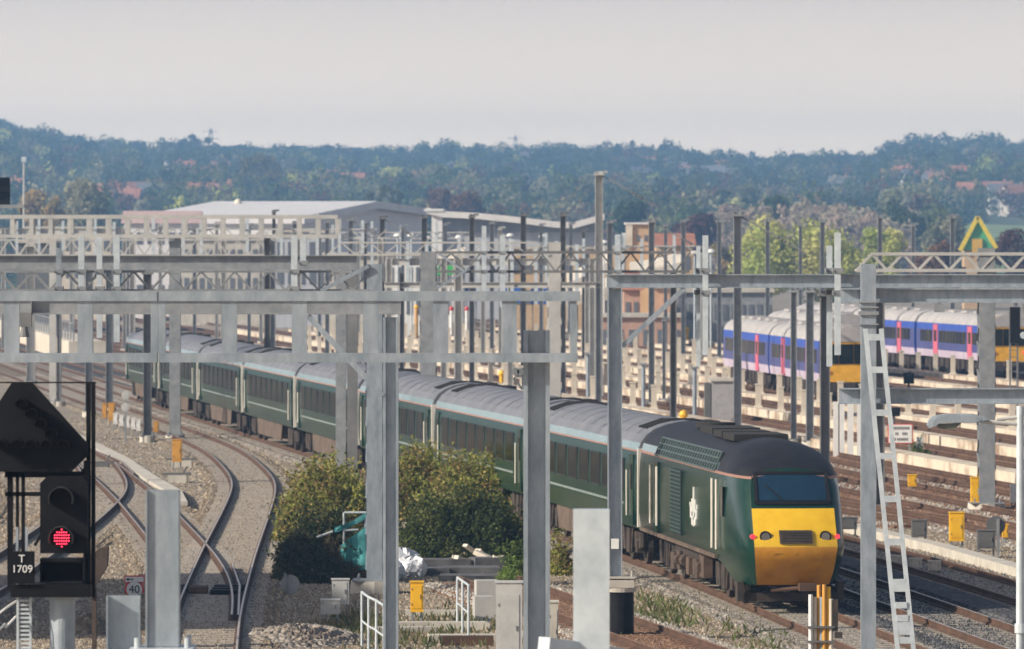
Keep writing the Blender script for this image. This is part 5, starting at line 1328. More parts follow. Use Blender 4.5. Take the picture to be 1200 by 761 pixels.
# white yard posts in rows along the walkways
proto = None; npost = 0
mbp = MB(); mbp.box(-.14,.14,-.14,.14,0,1.12); mbp.box(-.17,.17,-.17,.17,1.12,1.2); mbp.box(-.2,.2,-.2,.2,0,.1)
for off, y0, y1, dy in ((22.9,330,500,7),(28.5,300,560,6.5),(33.6,290,600,6.0),(38.2,400,600,6.0),(43.2,380,600,6.5),(54.3,352,470,5.6),(48.8,480,600,7)):
    for yy in np.arange(y0, y1, dy):
        x = T(yy)+off; px = 600+F*x/yy
        if px < 300 or px > 1215: continue
        if proto is None: proto = mbp.build('marker_post', cream); o = proto
        else: o = proto.copy(); COL.objects.link(o)
        o.location = (x, yy+random.uniform(-.2,.2), .12); npost += 1
        o['label'] = 'short white post, one of many in rows on the pale yard walkways'; o['category'] = 'post'; o['group'] = 'white posts in rows along the yard walkways'
print('yard posts', npost)
# round topped yard lamps
for i, (px, py, yb) in enumerate(((428,273,400),(466,276,400),(482,276,396),(501,279,392),(538,278,390),(598,276,395),(708,284,400),(636,277,396),(814,297,410),(833,295,415))):
    s = (yb-HZ)/EYE; x = X_(px,s); y = F/s
    t = thing('yard_lamp', ['white dome lamp left of the warehouse gable mast','left one of two close white dome lamps','right one of two close white dome lamps','dome lamp before the white block','dome lamp under the blue grey shed','dome lamp left of the thick bracketed mast','dome lamp right of the tallest mast','dome lamp right of the thick bracketed mast','flat white lamp left of the pale drop tubes','flat white lamp right of the pale drop tubes'][i], 'lamp', (x, y, 0), 'white dome lamps in the yard')
    mb = MB(); mb.cyl((x,y,-.3),(x,y,Z_(py+1,s)),.07,n=8); part(mb, 'pole', galv_new, t); mb = MB(); mb.dome((x,y,Z_(py+1,s)), .36, .7, 12, 5); part(mb, 'lamp_dome', white, t)
for lab, px, yt, yb, m_ in (('orange and white marker pole with a yellow head, behind the ladder boom', 488, 354, 396, orange),('red topped marker left in the yard', 529, 356, 395, redp),('red topped marker right in the yard', 547, 356, 396, redp),('yellow capped marker by the train roof, left', 523, 426, 440, yellow),('yellow capped marker by the train roof, middle', 588, 432, 446, yellow),('yellow lump box beside the last roof vents', 801, 480, 492, yellow),('yellow and white striped marker at the left of the blue railcar', 848, 376, 398, yellow),('yellow marker in the yard behind the white posts', 805, 380, 400, yellow)):
    s = (yb-HZ)/EYE; x = X_(px,s); y = F/s
    t = thing('marker_pole', lab, 'marker', (x, y, -.3)); mb = MB(); mb.cyl((x,y,-.3),(x,y,Z_(yt+8,s)),.14,n=8); part(mb, 'pole', m_ if m_ != redp else white, t)
    mb = MB(); mb.dome((x,y,Z_(yt+6,s)), .22, 1.0, 10, 4, full=True); part(mb, 'head', yellow if m_ == orange else m_, t)
# big grey bins / units seen through the shimmer left of the dark masts
s = 24.5; t = thing('relay_cabin', 'pale grey relay cabin behind the train roof, left of the thick tall mast', 'cabin', (X_(850,s), F/s, -.3))
mb = MB(); mb.box(X_(834,s),X_(868,s),F/s,F/s+2,-.3,Z_(447,s)); part(mb, 'body', mat('cabin_grey', (.36,.35,.36), .7), t); mb = MB(); mb.box(X_(832,s),X_(870,s),F/s-.1,F/s+2.1,Z_(447,s),Z_(444,s)); part(mb, 'roof', concrete, t)
mb = MB(); mb.box(X_(826,s),X_(833,s),F/s+.1,F/s+1.5,-.3,Z_(449,s)); part(mb, 'side_unit', dk, t)
# ------------------------------------------------------------------ bushes
def bush(label, blobs, n, leaf, tints, name='bush', stems=14, flowers=None):
    cx = sum(b[0] for b in blobs)/len(blobs); cy = sum(b[1] for b in blobs)/len(blobs)
    t = thing(name, label, 'bush', (cx, cy, -.3))
    mb = MB()
    for i in range(stems):
        b = random.choice(blobs); x = b[0]+random.uniform(-.5,.5)*b[3]; y = b[1]+random.uniform(-.5,.5)*b[3]
        mb.cyl((x*.7+cx*.3,y,-.32),(x,y,b[2]+b[3]*random.uniform(.2,1.0)),.02,.006,5)
    part(mb, 'stems', bark, t)
    q, c = leaf_cloud([b[:3] for b in blobs], [b[3] for b in blobs], n, leaf, tints)
    m = q[:,2] > -.35; q = q.reshape(-1,4,3); c = c.reshape(-1,4,3); k = q[:,:,2].min(1) > -.33; q = q[k].reshape(-1,3); c = c[k].reshape(-1,3)
    quads_object('leaves', q-np.array(t.location), c, leaves, t)
    if flowers:
        q, c = leaf_cloud([b[:3] for b in blobs], [b[3]*1.05 for b in blobs], flowers, .06, [(.55,.52,.42),(.45,.42,.33)])
        k = q[:,2] > .5; k4 = k.reshape(-1,4).all(1); q = q.reshape(-1,4,3)[k4].reshape(-1,3); c = c.reshape(-1,4,3)[k4].reshape(-1,3)
        quads_object('flower_heads', q-np.array(t.location), c, leaves, t)
def bl(px0, px1, ytop, ybase, s, n):
    out = []; H0 = (EYE-(ytop-HZ)/s)+.3; x0, x1 = X_(px0,s), X_(px1,s)
    for i in range(n*9):
        u = random.random(); x = x0+(x1-x0)*u; h = H0*(.66+.34*math.sin(u*9+px0)*math.sin(u*23+1.3))*(1-.6*abs(2*u-1)**2.5)
        r = random.uniform(.16,.48)*min(1, h/1.5); v = random.random()**.6
        out.append((x, F/s+random.uniform(-2.2,2.4), -.3+max(r*.6, (h-r)*v), r))
    for i in range(n*4):
        u = random.random(); x = x0+(x1-x0)*u; a = random.uniform(-.25,.25); y = F/s+random.uniform(-1,1.5)
        for k in range(4): out.append((x+a*k*.5, y, -.3+H0*(.66+.11*k), .13-.02*k))
    return out
BT = [(.29,.30,.07),(.38,.36,.10),(.20,.25,.06),(.44,.35,.13),(.14,.16,.045),(.26,.18,.08),(.30,.32,.08)]
def hedge(label, px0, px1, ytop, s, depth, n, leaf, tints, flowers=0, name='bush', low=.5):
    """a mound of scrub: leaves gathered under an uneven, tapering surface, with stray shoots above it"""
    x0, x1 = X_(px0,s), X_(px1,s); H0 = (EYE-(ytop-HZ)/s)+.3; y0 = F/s; ph = rng.random(12)*6.28
    def hf(x, y):
        u = (x-x0)/(x1-x0); v = (y-y0)/depth
        a = .5+.5*np.sin(x*1.3+ph[0]+.6*np.sin(y*.9+ph[1])); b = .5+.5*np.sin(x*3.1+ph[2]+y*2.2); c = .5+.5*np.sin(x*7.3+ph[3]+2*np.sin(y*4.1+ph[4])); d = .5+.5*np.sin(x*15+ph[6]+y*11)
        h = H0*(low+(1-low)*(.45*a+.28*b+.17*c+.10*d))
        e = np.clip(np.minimum(u, 1-u)*(x1-x0)/.9, 0, 1)**.5; f = np.clip(np.minimum(v*depth/1.1, (1-v)*depth/.8), 0, 1)**.6
        return h*e*f
    x = x0+(x1-x0)*rng.random(n); y = y0+depth*rng.random(n)**1.3; h = hf(x, y)
    z = -.3+h*(1-.55*rng.random(n)**2.2)+rng.normal(size=n)*.05; x = x+rng.normal(size=n)*.07; y = y+rng.normal(size=n)*.07
    # shoots
    m = n//5; k = m//14; sx = x0+(x1-x0)*rng.random(k); sy = y0+depth*rng.random(k); sh = hf(sx, sy); lean = rng.normal(size=(k,2))*.22; L_ = .25+.55*rng.random(k)
    idx = rng.integers(0, k, m); tt = rng.random(m); xs = sx[idx]+lean[idx,0]*tt+rng.normal(size=m)*.03; ys = sy[idx]+lean[idx,1]*tt; zs = -.3+sh[idx]+L_[idx]*tt
    ok = sh[idx] > .35; xs, ys, zs = xs[ok], ys[ok], zs[ok]
    x = np.r_[x, xs]; y = np.r_[y, ys]; z = np.r_[z, zs]; N_ = len(x)
    c = np.stack([x, y, np.maximum(z, -.27)], 1)
    nr = rng.normal(size=(N_,3))+np.array([-.3,-.5,.5]); nr /= np.linalg.norm(nr, axis=1)[:,None]
    t_ = np.cross(nr, rng.normal(size=(N_,3))); t_ /= np.linalg.norm(t_, axis=1)[:,None]; b_ = np.cross(nr, t_); sz = leaf*(.45+.95*rng.random(N_))[:,None]
    q = np.stack([c-t_*sz, c-b_*sz*.5, c+t_*sz, c+b_*sz*.5], 1).reshape(-1,3)
    pn = .5+.25*np.sin(x*1.9+ph[7]+np.sin(z*3))+.25*np.sin(x*4.7+z*3.5+ph[8]+y)+rng.normal(size=N_)*.16
    T_ = np.array(tints); col = T_[np.clip((pn*len(T_)).astype(int), 0, len(T_)-1)]*(.7+.6*rng.random((N_,1)))
    if flowers:
        fi = rng.choice(N_, flowers); col[fi] = np.array([.55,.50,.38])
    t = thing(name, label, 'bush', ((x0+x1)/2, y0+depth/2, -.3))
    quads_object('leaves', q-np.array(t.location), np.repeat(col, 4, 0), leaves, t)
    mb = MB()
    for i in range(26):
        a = random.uniform(x0+.3, x1-.3); b = y0+depth*random.uniform(.15,.9); hh = float(hf(np.array([a]), np.array([b]))[0])
        if hh < .4: continue
        mb.cyl((a,b,-.34),(a+random.uniform(-.3,.3),b+random.uniform(-.2,.2),-.3+hh*random.uniform(.9,1.15)),.018,.006,5)
    part(mb, 'stems', bark, t)
hedge('tall olive and yellow bush beside the brown switch rail, left of the bluish column', 322, 446, 556, 40.5, 4.5, 34000, .062, BT)
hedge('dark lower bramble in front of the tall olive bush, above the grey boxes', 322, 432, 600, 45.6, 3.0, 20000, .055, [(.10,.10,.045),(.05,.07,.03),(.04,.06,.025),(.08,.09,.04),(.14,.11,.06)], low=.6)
hedge('green bush growing between the bluish column and the laced column', 425, 540, 538, 37.4, 4.0, 30000, .062, BT)
hedge('flowering bramble with cream heads under the second coach, beside the laced column', 496, 625, 548, 38.6, 4.0, 34000, .062, BT[::-1], flowers=900)
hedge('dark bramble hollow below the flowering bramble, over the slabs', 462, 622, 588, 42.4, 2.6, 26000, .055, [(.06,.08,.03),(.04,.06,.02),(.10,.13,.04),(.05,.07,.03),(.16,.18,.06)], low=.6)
hedge('bright green weeds left of the thick dark webbed post, beside the cabinet', 586, 624, 618, 46, 1.6, 9000, .05, [(.15,.24,.05),(.22,.28,.08),(.12,.18,.04)])
hedge('small green bush between the thick post and the broad pale stub post', 642, 670, 610, 44.5, 1.6, 7000, .05, BT)
hedge('tiny shrub among the yard boxes under the white board', 1060, 1094, 514, 29.5, 2.0, 3000, .07, G_MID)
def weeds(name, label, pts, n, h, tints):
    q = []; c = []
    for i in range(n):
        px, py, wx, wy = random.choice(pts); px = random.gauss(px, wx); py = random.gauss(py, wy)
        y = F*(EYE+.28)/(py-HZ); x = X_(px, F/y); a = random.random()*6.28; hh = h*random.uniform(.4,1.2); w = .03
        dx, dy = math.cos(a)*w, math.sin(a)*w; lx_, ly = random.uniform(-.1,.1), random.uniform(-.1,.1)
        q += [(x-dx,y-dy,-.28),(x+dx,y+dy,-.28),(x+dx*.3+lx_,y+dy*.3+ly,-.28+hh),(x-dx*.3+lx_,y-dy*.3+ly,-.28+hh)]
        t_ = random.choice(tints); c += [t_]*4
    o = quads_object(name, np.array(q), np.array(c), leaves); tag(o, label, 'weeds', kind='stuff')
weeds('trackside_weeds', 'scattered green weeds on the ballast beside the front of the train', [(765,712,22,8),(790,725,16,8),(745,735,18,10),(880,735,26,8),(915,752,20,6),(850,700,10,4),(725,740,12,8),(900,708,14,3)], 1500, .17, [(.12,.17,.05),(.16,.19,.07),(.20,.18,.09)])
weeds('trackside_grass', 'dry grass and weeds round the cabinets at the bottom', [(500,735,40,8),(560,728,26,8),(440,745,30,8),(330,640,8,8),(520,752,50,5),(420,730,20,6)], 1800, .16, [(.14,.15,.06),(.20,.17,.09),(.10,.13,.05)])

# ------------------------------------------------------------------ trees in the middle distance
tree('broadleaf_tree', 'greyish olive tree at the far left above the ladder boom', 100, 212, 62, 6.2, 11, G_OLIVE, 3200, .42)
tree('broadleaf_tree', 'golden tan tree at the left edge, lower than the grey olive one', 44, 227, 46, 6.6, 8, G_GOLD, 2400, .38)
tree('broadleaf_tree', 'small golden tree between the tan tree and the warehouse', 62, 232, 24, 6.9, 6, G_GOLD, 1200, .35)
tree('broadleaf_tree', 'large yellowing tree standing out on the wooded hillside at the left', 302, 183, 50, 3.6, 14, [(.20,.17,.06),(.15,.14,.05)], 2600, .6)
for i, (px, yt, w) in enumerate(((433,216,14),(446,212,14),(458,214,13),(468,219,10))):
    tree('poplar', ['leftmost yellow green poplar over the warehouse ridge','second and tallest yellow green poplar over the warehouse ridge','third yellow green poplar over the warehouse ridge','shortest poplar, right end of the row over the warehouse ridge'][i], px, yt, w, 5.0, 10, [(.17,.19,.06),(.13,.15,.05)], 900, .45, n=9)
tree('broadleaf_tree', 'wide reddish brown tree behind the white block, centre', 520, 219, 46, 5.4, 9, G_RUST, 2600, .42)
tree('broadleaf_tree', 'reddish brown tree overlapping the right side of the wide one', 550, 226, 46, 5.6, 8, G_RUST, 2400, .42)
tree('broadleaf_tree', 'dark green tree just right of the tallest mast', 738, 235, 52, 6.0, 9, G_DARK, 2600, .42)
tree('broadleaf_tree', 'maroon tree behind the tan brick block, right', 822, 249, 48, 7.2, 8, G_MAR, 2600, .38)
tree('broadleaf_tree', 'dark maroon tree left of the other maroon one', 790, 262, 36, 7.0, 7, G_MAR, 1600, .38)
tree('broadleaf_tree', 'tall dark green tree behind the left of the yellow green trees', 912, 233, 66, 5.8, 11, G_DARK, 3200, .42)
tree('broadleaf_tree', 'big yellow green tree right of the thick tall mast', 900, 262, 84, 9.5, 8.5, G_YEL, 6000, .30, n=22)
tree('broadleaf_tree', 'second big yellow green tree, behind the pale drop tubes', 965, 268, 90, 9.5, 8.5, G_YEL, 6000, .30, n=22)
tree('broadleaf_tree', 'smallest yellow green tree, beside the end of the upper right truss', 1034, 272, 60, 9.3, 7, G_YEL, 3200, .30)
tree('broadleaf_tree', 'round dark blue green tree over the upper right truss', 1062, 243, 70, 6.0, 10, G_DARK, 3200, .42)
tree('broadleaf_tree', 'olive tree left of the green gable', 1108, 256, 56, 6.8, 9, G_OLIVE, 2800, .38)
tree('broadleaf_tree', 'maroon bush like tree at the far right edge below the field', 1190, 266, 50, 9.0, 7, G_MAR, 2600, .30)
tree('broadleaf_tree', 'low rust coloured tree behind the upper right truss', 1100, 288, 60, 9.5, 6, G_RUST, 2600, .30)
tree('broadleaf_tree', 'pale yellowish shrub tree between the maroon tree and the dark mast', 848, 286, 26, 8.5, 5, G_GOLD, 1200, .30)

# ------------------------------------------------------------------ wooded hills
def mass(name, label, trees_, leafn, size_k, kind='stuff'):
    Q = []; C = []
    for (x, y, z, w, h, tint) in trees_:
        cs, rs = crown_blobs(x, y, z-h*.15, w, h*1.15, 7)
        q, c = leaf_cloud(cs, rs, leafn, size_k, [tint, tuple(k*.85 for k in tint), tuple(k*1.15 for k in tint)], vary=.2); Q.append(q); C.append(c)
    o = quads_object(name, np.concatenate(Q), np.concatenate(C), leaves)
    tag(o, label, 'woodland', kind=kind)
R = random.Random(3)
def pick():
    r = R.random()
    if r < .55: return R.choice(G_DARK)
    if r < .84: return R.choice(G_MID)
    if r < .93: return R.choice(G_OLIVE)
    if r < .97: return R.choice(G_RUST)
    return R.choice(G_YEL)
def pick2(y):
    r = R.random()
    if y > 2500 or r < .5: return pick()
    return R.choice(R.choice((G_MID, G_OLIVE, [(.22,.23,.08)], G_RUST, G_MID, G_OLIVE)))
tr = []
for k in range(1900):
    u = R.random(); y = 1450+2150*(u**.8); px = R.uniform(-40, 1240)
    if 1110 < px < 1230 and 1200 < y < 2000: continue
    x = (px-600)*y/F; h = R.uniform(8, 14); tr.append((x, y, ground_z(x, y), R.uniform(9, 16), h, pick2(y)))
mass('hillside_wood', 'bluish wooded hillside filling the background', tr, 300, .74)
tr = []
for k in range(420):
    px = -30+1260*k/420+R.uniform(-3,3); y = 3480+R.uniform(-60,100); x = (px-600)*y/F
    tall = 1.0+(.5 if (215 < px < 245 or 700 < px < 800) and R.random() < .4 else 0)
    tr.append((x, y, ground_z(x, y)-2, R.uniform(9,15)*(.6 if tall > 1 else 1), R.uniform(9,13)*tall, R.choice(G_DARK)))
mass('ridge_wood', 'dark line of trees along the ridge against the sky', tr, 300, .72)
tr = []
for k in range(170):
    px = R.uniform(835, 1075); y = 1250+R.uniform(0, 160); x = (px-600)*y/F
    tr.append((x, y, ground_z(x, y), R.uniform(3.5,5.5), R.uniform(13,17.5)*(1 if px < 980 else .8), R.choice(G_TAN)))
mass('pale_poplar_belt', 'belt of pale pinkish tan poplars at the foot of the hill, right of centre', tr, 260, .42)
tr = []
for k in range(120):
    px = R.uniform(-20, 1220); y = R.uniform(1150, 1450); x = (px-600)*y/F
    if 1110 < px < 1230 or 820 < px < 1085: continue
    tr.append((x, y, ground_z(x, y), R.uniform(7,11), R.uniform(6,10), pick()))
mass('valley_scrub', 'strip of mixed trees along the valley behind the sheds', tr, 260, .6)
# more distant faint ridge
far = mat('far_ridge_foliage', (.03,.05,.03), .95, 0, scale=.02)
mb = MB(); vs = []; n = 260
for i in range(n+1):
    px = -100+1400*i/n; x = (px-600)*4350/F; top = EYE+(HZ-float(np.interp(px, [-100,150,200,300,420,490,920,955,1000,1050], [186,186,172,175,171,187,187,182,181,187])))*4350/F + 1.5*math.sin(i*.11)+.8*math.sin(i*.47)+R.uniform(-.5,.5)
    vs += [(x,4350,-5),(x,4350,top),(x,4420,top*.9),(x,4420,-5)]
mb.add(vs, [(i*4+j, (i+1)*4+j, (i+1)*4+j+1, i*4+j+1) for i in range(n) for j in range(3)]); tag(mb.build('far_hills', far), kind='structure')
# pale field at the right
mb = MB(); pts = []
for j in range(8):
    for i in range(8):
        y = 1250+j*95; px = 1118+i*16; x = (px-600)*y/F; pts.append((x, y, ground_z(x, y)+1.2))
mb.add(pts, [(j*8+i, j*8+i+1, (j+1)*8+i+1, (j+1)*8+i) for j in range(7) for i in range(7)]); tag(mb.build('field', field_m), kind='structure')

tr = []
for k in range(420):
    px = R.uniform(-2300, -40); y = 1500+2000*R.random()**.8; x = (px-600)*y/F
    tr.append((x, y, ground_z(x, y), R.uniform(14,20), R.uniform(10,14), R.choice(G_DARK)))
mass('outlying_wood', 'dark wood spreading over the hills beyond the left edge', tr, 40, 2.6)
# ------------------------------------------------------------------ houses on the hillside
wallw = mat('house_wall', (.50,.45,.40), .8, 0, scale=.5, col2=(.62,.58,.52)); wallb = mat('house_brick', (.28,.15,.10), .85, 0, scale=.5, col2=(.36,.20,.14)); winm = mat('house_window', (.13,.14,.16), .4)
def house(x, y, z, w, d, h, rz, wm, label, group=None, rm=roof_red):
    t = thing('house', label, 'house', (x, y, z), group, rz)
    mb = MB(); mb.box(-w/2,w/2,-d/2,d/2,-3,h); mb.prism([(-d/2,h),(d/2,h),(0,h+d*.38)], -w/2+.01, w/2-.01, axis='x'); mb.build('wall', wm, t)
    mb = MB(); e = .35
    for sg in (-1, 1):
        a = (sg*(d/2+e), h-e*.76); b = (0, h+d*.38+.02)
        mb.add([(-w/2-e,a[0],a[1]),(w/2+e,a[0],a[1]),(w/2+e,b[0],b[1]),(-w/2-e,b[0],b[1]),(-w/2-e,a[0],a[1]+.25),(w/2+e,a[0],a[1]+.25),(w/2+e,b[0],b[1]+.25),(-w/2-e,b[0],b[1]+.25)],[(0,3,2,1),(4,5,6,7),(0,1,5,4),(1,2,6,5),(2,3,7,6),(3,0,4,7)])
    o = mb.build('roof', rm, t)
    mb = MB(); mb.box(w*.25,w*.25+.9,-.4,.4,h+d*.3,h+d*.38+1.2); mb.build('chimney', wallb, o)
    for i in range(2):
        for k in range(3):
            mb = MB(); xx = -w*.34+k*w*.34; mb.box(xx-.55,xx+.55,-d/2-.06,-d/2-.001,1.0+i*2.7,2.3+i*2.7); mb.build('window', winm, t)
    return t
H = [(8,232,1),(205,206,0),(216,207,1),(165,234,1),(178,236,0),(150,244,1),(236,214,1),(258,206,1),(282,232,1),(392,236,0),(240,236,1),(610,193,0),(602,229,0),(762,200,1),(775,202,0),(795,207,0),(690,243,1),(806,210,1),(835,211,0),(848,203,1),(860,214,0),(808,213,0),(490,220,1),(506,218,1),(386,218,1),(412,222,1),(1058,213,1),(1070,217,0),(1085,220,1),(1095,221,0),(1105,224,1),(984,226,0),(1045,216,1),(1120,213,1),(1135,236,1),(1166,234,1),(1176,236,0),(1190,238,1),(860,222,0),(925,214,1),(748,213,0),(536,207,0),(128,238,1)]
placed = 0
for px, py, kind in H:
    best = None
    for y in range(1800, 3450, 25):
        x = (px-600)*y/F; z = ground_z(x, y); p = HZ-(z+4-EYE)*F/y
        if best is None or abs(p-py) < best[0]: best = (abs(p-py), x, y, z)
    _, x, y, z = best; k = y/2200
    house(x, y, z+2.5, R.uniform(7,11), 7, 4.6, R.uniform(-.5,.5), wallb if kind and R.random() < .5 else wallw,
          'small red roofed house among the trees on the hillside' if kind else 'small white walled house among the trees on the hillside',
          'red roofed houses on the hillside' if kind else 'white houses on the hillside', roof_red if kind else mat('grey_slate', (.16,.16,.17), .8))
    placed += 1

# ------------------------------------------------------------------ sheds and buildings behind the yard
clad = mat('pale_pinkish_cladding', (.70,.69,.69), .6, 0, scale=.3, col2=(.78,.76,.76), detail=6, stretch=(6,6,.2)); cladr = mat('light_shed_roof', (.62,.61,.62), .6, 0, scale=.2, col2=(.72,.71,.71), detail=8)
cladb = mat('blue_grey_cladding', (.22,.24,.28), .6, 0, scale=.3, col2=(.28,.30,.34), stretch=(6,6,.2)); cladl = mat('light_grey_cladding', (.42,.44,.48), .6, 0, scale=.3, col2=(.48,.50,.54), stretch=(6,6,.2))
# gabled warehouse
s = 10.0; t = thing('warehouse', 'long pale warehouse with a low gable behind the masts, left of centre', 'warehouse', (X_(345,s), 780, -.3))
A = Vector((X_(345,s), 780, 0)); B = Vector(((497-600)*866/F, 866, 0)); M_ = Vector(((432-600)*820/F, 820, 0)); dl = Vector((-1, .12, 0))*19
za, zm, zb2 = Z_(262.5,s), EYE+(279-244.5)*820/F, EYE+(279-253)*866/F
mb = MB(); P_ = [A, M_, B]; Zs = [za, zm, zb2]
vs = [Vector((p.x,p.y,-.3)) for p in P_]+[Vector((p.x,p.y,z)) for p, z in zip(P_, Zs)]; vs += [v+dl for v in vs]
mb.add(vs, [(0,1,4,3),(1,2,5,4),(6,9,10,7),(7,10,11,8),(0,3,9,6),(2,8,11,5)]); part(mb, 'wall', clad, t)
mb = MB(); up = Vector((0,0,.9)); out = Vector((1,-.1,0))*1.2
vs = [Vector((p.x,p.y,z))+out+Vector((0,-1,0)) for p, z in zip(P_, Zs)]+[Vector((p.x,p.y,z))+dl for p, z in zip(P_, Zs)]; vs += [v+up for v in vs]
mb.add(vs, [(0,1,4,3),(1,2,5,4),(6,9,10,7),(7,10,11,8),(0,6,7,1),(1,7,8,2),(0,3,9,6),(2,8,11,5),(3,4,10,9),(4,5,11,10)]); rf = part(mb, 'roof', cladr, t)
mb = MB()
for i in range(4): mb.box(X_(255+i*22,s)-.8, X_(255+i*22,s)+.8, 812, 814, Z_(246,s)-1, Z_(241,s)); 
part(mb, 'ridge_vent', cladr, rf) if False else mb.build('ridge_vent', cladr, rf, loc=None)
for o in rf.children: o.location = -Vector(t.location)
mb = MB(); a = Vector(((279-600)*815/F, 815, 0)); mb.cyl((a.x,a.y,za),(a.x,a.y,EYE+(279-238)*815/F),.3,n=10); mb.dome((a.x,a.y,EYE+(279-239)*815/F),.5,1.3,10,5,full=True)
part(mb, 'flue', cream, t)
# shed with a white block and wavy eave
s = 11.0; y0 = F/s; t = thing('industrial_shed', 'blue grey shed with a bright eave and a white end block beside the gabled warehouse', 'shed', (X_(600,s), y0, -.3))
mb = MB(); mb.box(X_(519,s),X_(706,s),y0,y0+40,-.3,Z_(272,s)); part(mb, 'lower_wall', cladl, t)
E = [(519,250),(560,252),(610,257),(650,262),(672,263),(690,258),(708,253)]
mb = MB(); mb.prism([(X_(519,s),Z_(272.2,s)),(X_(706,s),Z_(272.2,s))]+[(X_(a,s)-.02,Z_(b+3,s)) for a, b in E[::-1]][:-1]+[(X_(519.5,s),Z_(253,s))], y0-.3, y0+40); part(mb, 'upper_wall', cladb, t)
mb = MB()
E2 = [(500,245.5)]+E
for (a, b), (c, d) in zip(E2, E2[1:]):
    x0, z0, x1, z1 = X_(a,s), Z_(b,s), X_(c,s), Z_(d,s)
    mb.add([(x0,y0-1.5,z0-.45),(x1,y0-1.5,z1-.45),(x1,y0+41,z1-.45),(x0,y0+41,z0-.45),(x0,y0-1.5,z0+.2),(x1,y0-1.5,z1+.2),(x1,y0+41,z1+.2),(x0,y0+41,z0+.2)],[(0,3,2,1),(4,5,6,7),(0,1,5,4),(1,2,6,5),(2,3,7,6),(3,0,4,7)])
part(mb, 'roof', mat('bright_eave', (.62,.60,.58), .6, 0, scale=.3, col2=(.74,.72,.70)), t)
mb = MB(); mb.box(X_(506,s),X_(518.5,s),y0-1,y0+30,-.3,Z_(248,s)); part(mb, 'end_block', white, t)
mb = MB(); mb.box(X_(497,s),X_(520,s),y0-1.6,y0+28,Z_(247.8,s),Z_(245,s)); part(mb, 'parapet', white, t)
# tan brick block and lower wings
s = 12.0; y0 = F/s; t = thing('brick_block', 'tan brick block with a white capping right of the tallest mast', 'building', (X_(748,s), y0, -.3))
mb = MB(); mb.box(X_(735,s),X_(767,s),y0,y0+8,-.3,Z_(263,s)); part(mb, 'wall', brick, t)
mb = MB(); mb.box(X_(733,s),X_(768.5,s),y0-.3,y0+8.3,Z_(263,s),Z_(261,s)); part(mb, 'capping', white, t)
mb = MB(); mb.box(X_(733.5,s),X_(741,s),y0-.25,y0-.01,Z_(290,s),Z_(263.2,s)); part(mb, 'sunlit_side_strip', cream, t)  # cream strip paints the sunlit left face of the block
for i in range(2): mb = MB(); mb.box(X_(746+i*9,s),X_(750+i*9,s),y0-.05,y0-.001,Z_(283,s),Z_(276,s)); part(mb, 'window', winm, t)
def lowb(label, px0, px1, y0p, m, s, d=12, roof=None, win=0, roofh=0, name='building', ybase=None):
    y = F/s; t = thing(name, label, 'building', (X_((px0+px1)/2,s), y, -.3))
    zt = Z_(y0p,s); x0, x1 = X_(px0,s), X_(px1,s)
    mb = MB(); mb.box(x0,x1,y,y+d,-.3,zt)
    part(mb, 'wall', m, t)
    mb = MB()
    if roofh: mb.prism([(y-.4,zt),(y+d+.4,zt),(y+d/2,zt+roofh)], x0-.3, x1+.3, axis='x')
    else: mb.box(x0-.2,x1+.2,y-.3,y+d+.3,zt,zt+.3)
    part(mb, 'roof', roof or concrete, t)
    for i in range(win):
        xx = x0+(x1-x0)*(i+.5)/win; w = (x1-x0)/win*.28
        rows = max(1, int((zt+.3)/3.0))
        for k in range(rows):
            mb = MB(); zz = zt-1.0-k*2.9; mb.box(xx-w,xx+w,y-.06,y-.001,zz-1.3,zz); part(mb, 'window', winm, t)
    return t
lowb('long tan brick wing with a flat roof behind the dark truss', 596, 735, 292, brick, 12.4, win=9)
lowb('tan brick wing right of the brick block', 769, 812, 288, brick, 12.2, win=3, roof=roof_red, roofh=1.2)
lowb('terracotta rendered house front behind the yard, under the brace', 731, 750, 340, terracotta, 14.2, win=2, roof=roof_red, roofh=1.6, d=7)
lowb('orange pink rendered building end behind the dark masts under the brace', 766, 786, 338, mat('orange_render', (.62,.36,.22), .8, 0, scale=1), 14.4, win=0, d=6)
lowb('row of terracotta garages at the back of the yard', 700, 800, 372, terracotta, 14.6, win=6, d=5)
lowb('pale two storey office with rows of dark windows left of the twin column', 205, 330, 281, concrete, 11.5, win=14)
lowb('grey panelled depot shed left of the white masts', 322, 385, 272, cladl, 11.8, win=5)
lowb('low red roofed range behind the highest ladder boom', 145, 232, 262, clad, 10.6, roof=mat('faded_pink_roof', (.42,.30,.29), .8, 0, scale=.4, col2=(.50,.37,.35)), roofh=1.4, win=7, d=9)
lowb('long low cream building with a dark glazed strip at the far left', 30, 130, 269, cream, 11.0, win=9)
lowb('dark low shed behind the thin zigzag truss, far left', 20, 60, 285, dk, 12.5)
lowb('cream rendered office behind the zigzag truss', 380, 455, 300, concrete, 12.8, win=8)
lowb('white low building with a green fascia behind the laced column', 452, 540, 300, white, 13.2, win=8)
lowb('grey profiled shed behind the yard at the right', 785, 905, 343, galv_dull, 14.0, d=10, win=12)
s = 13.4; 
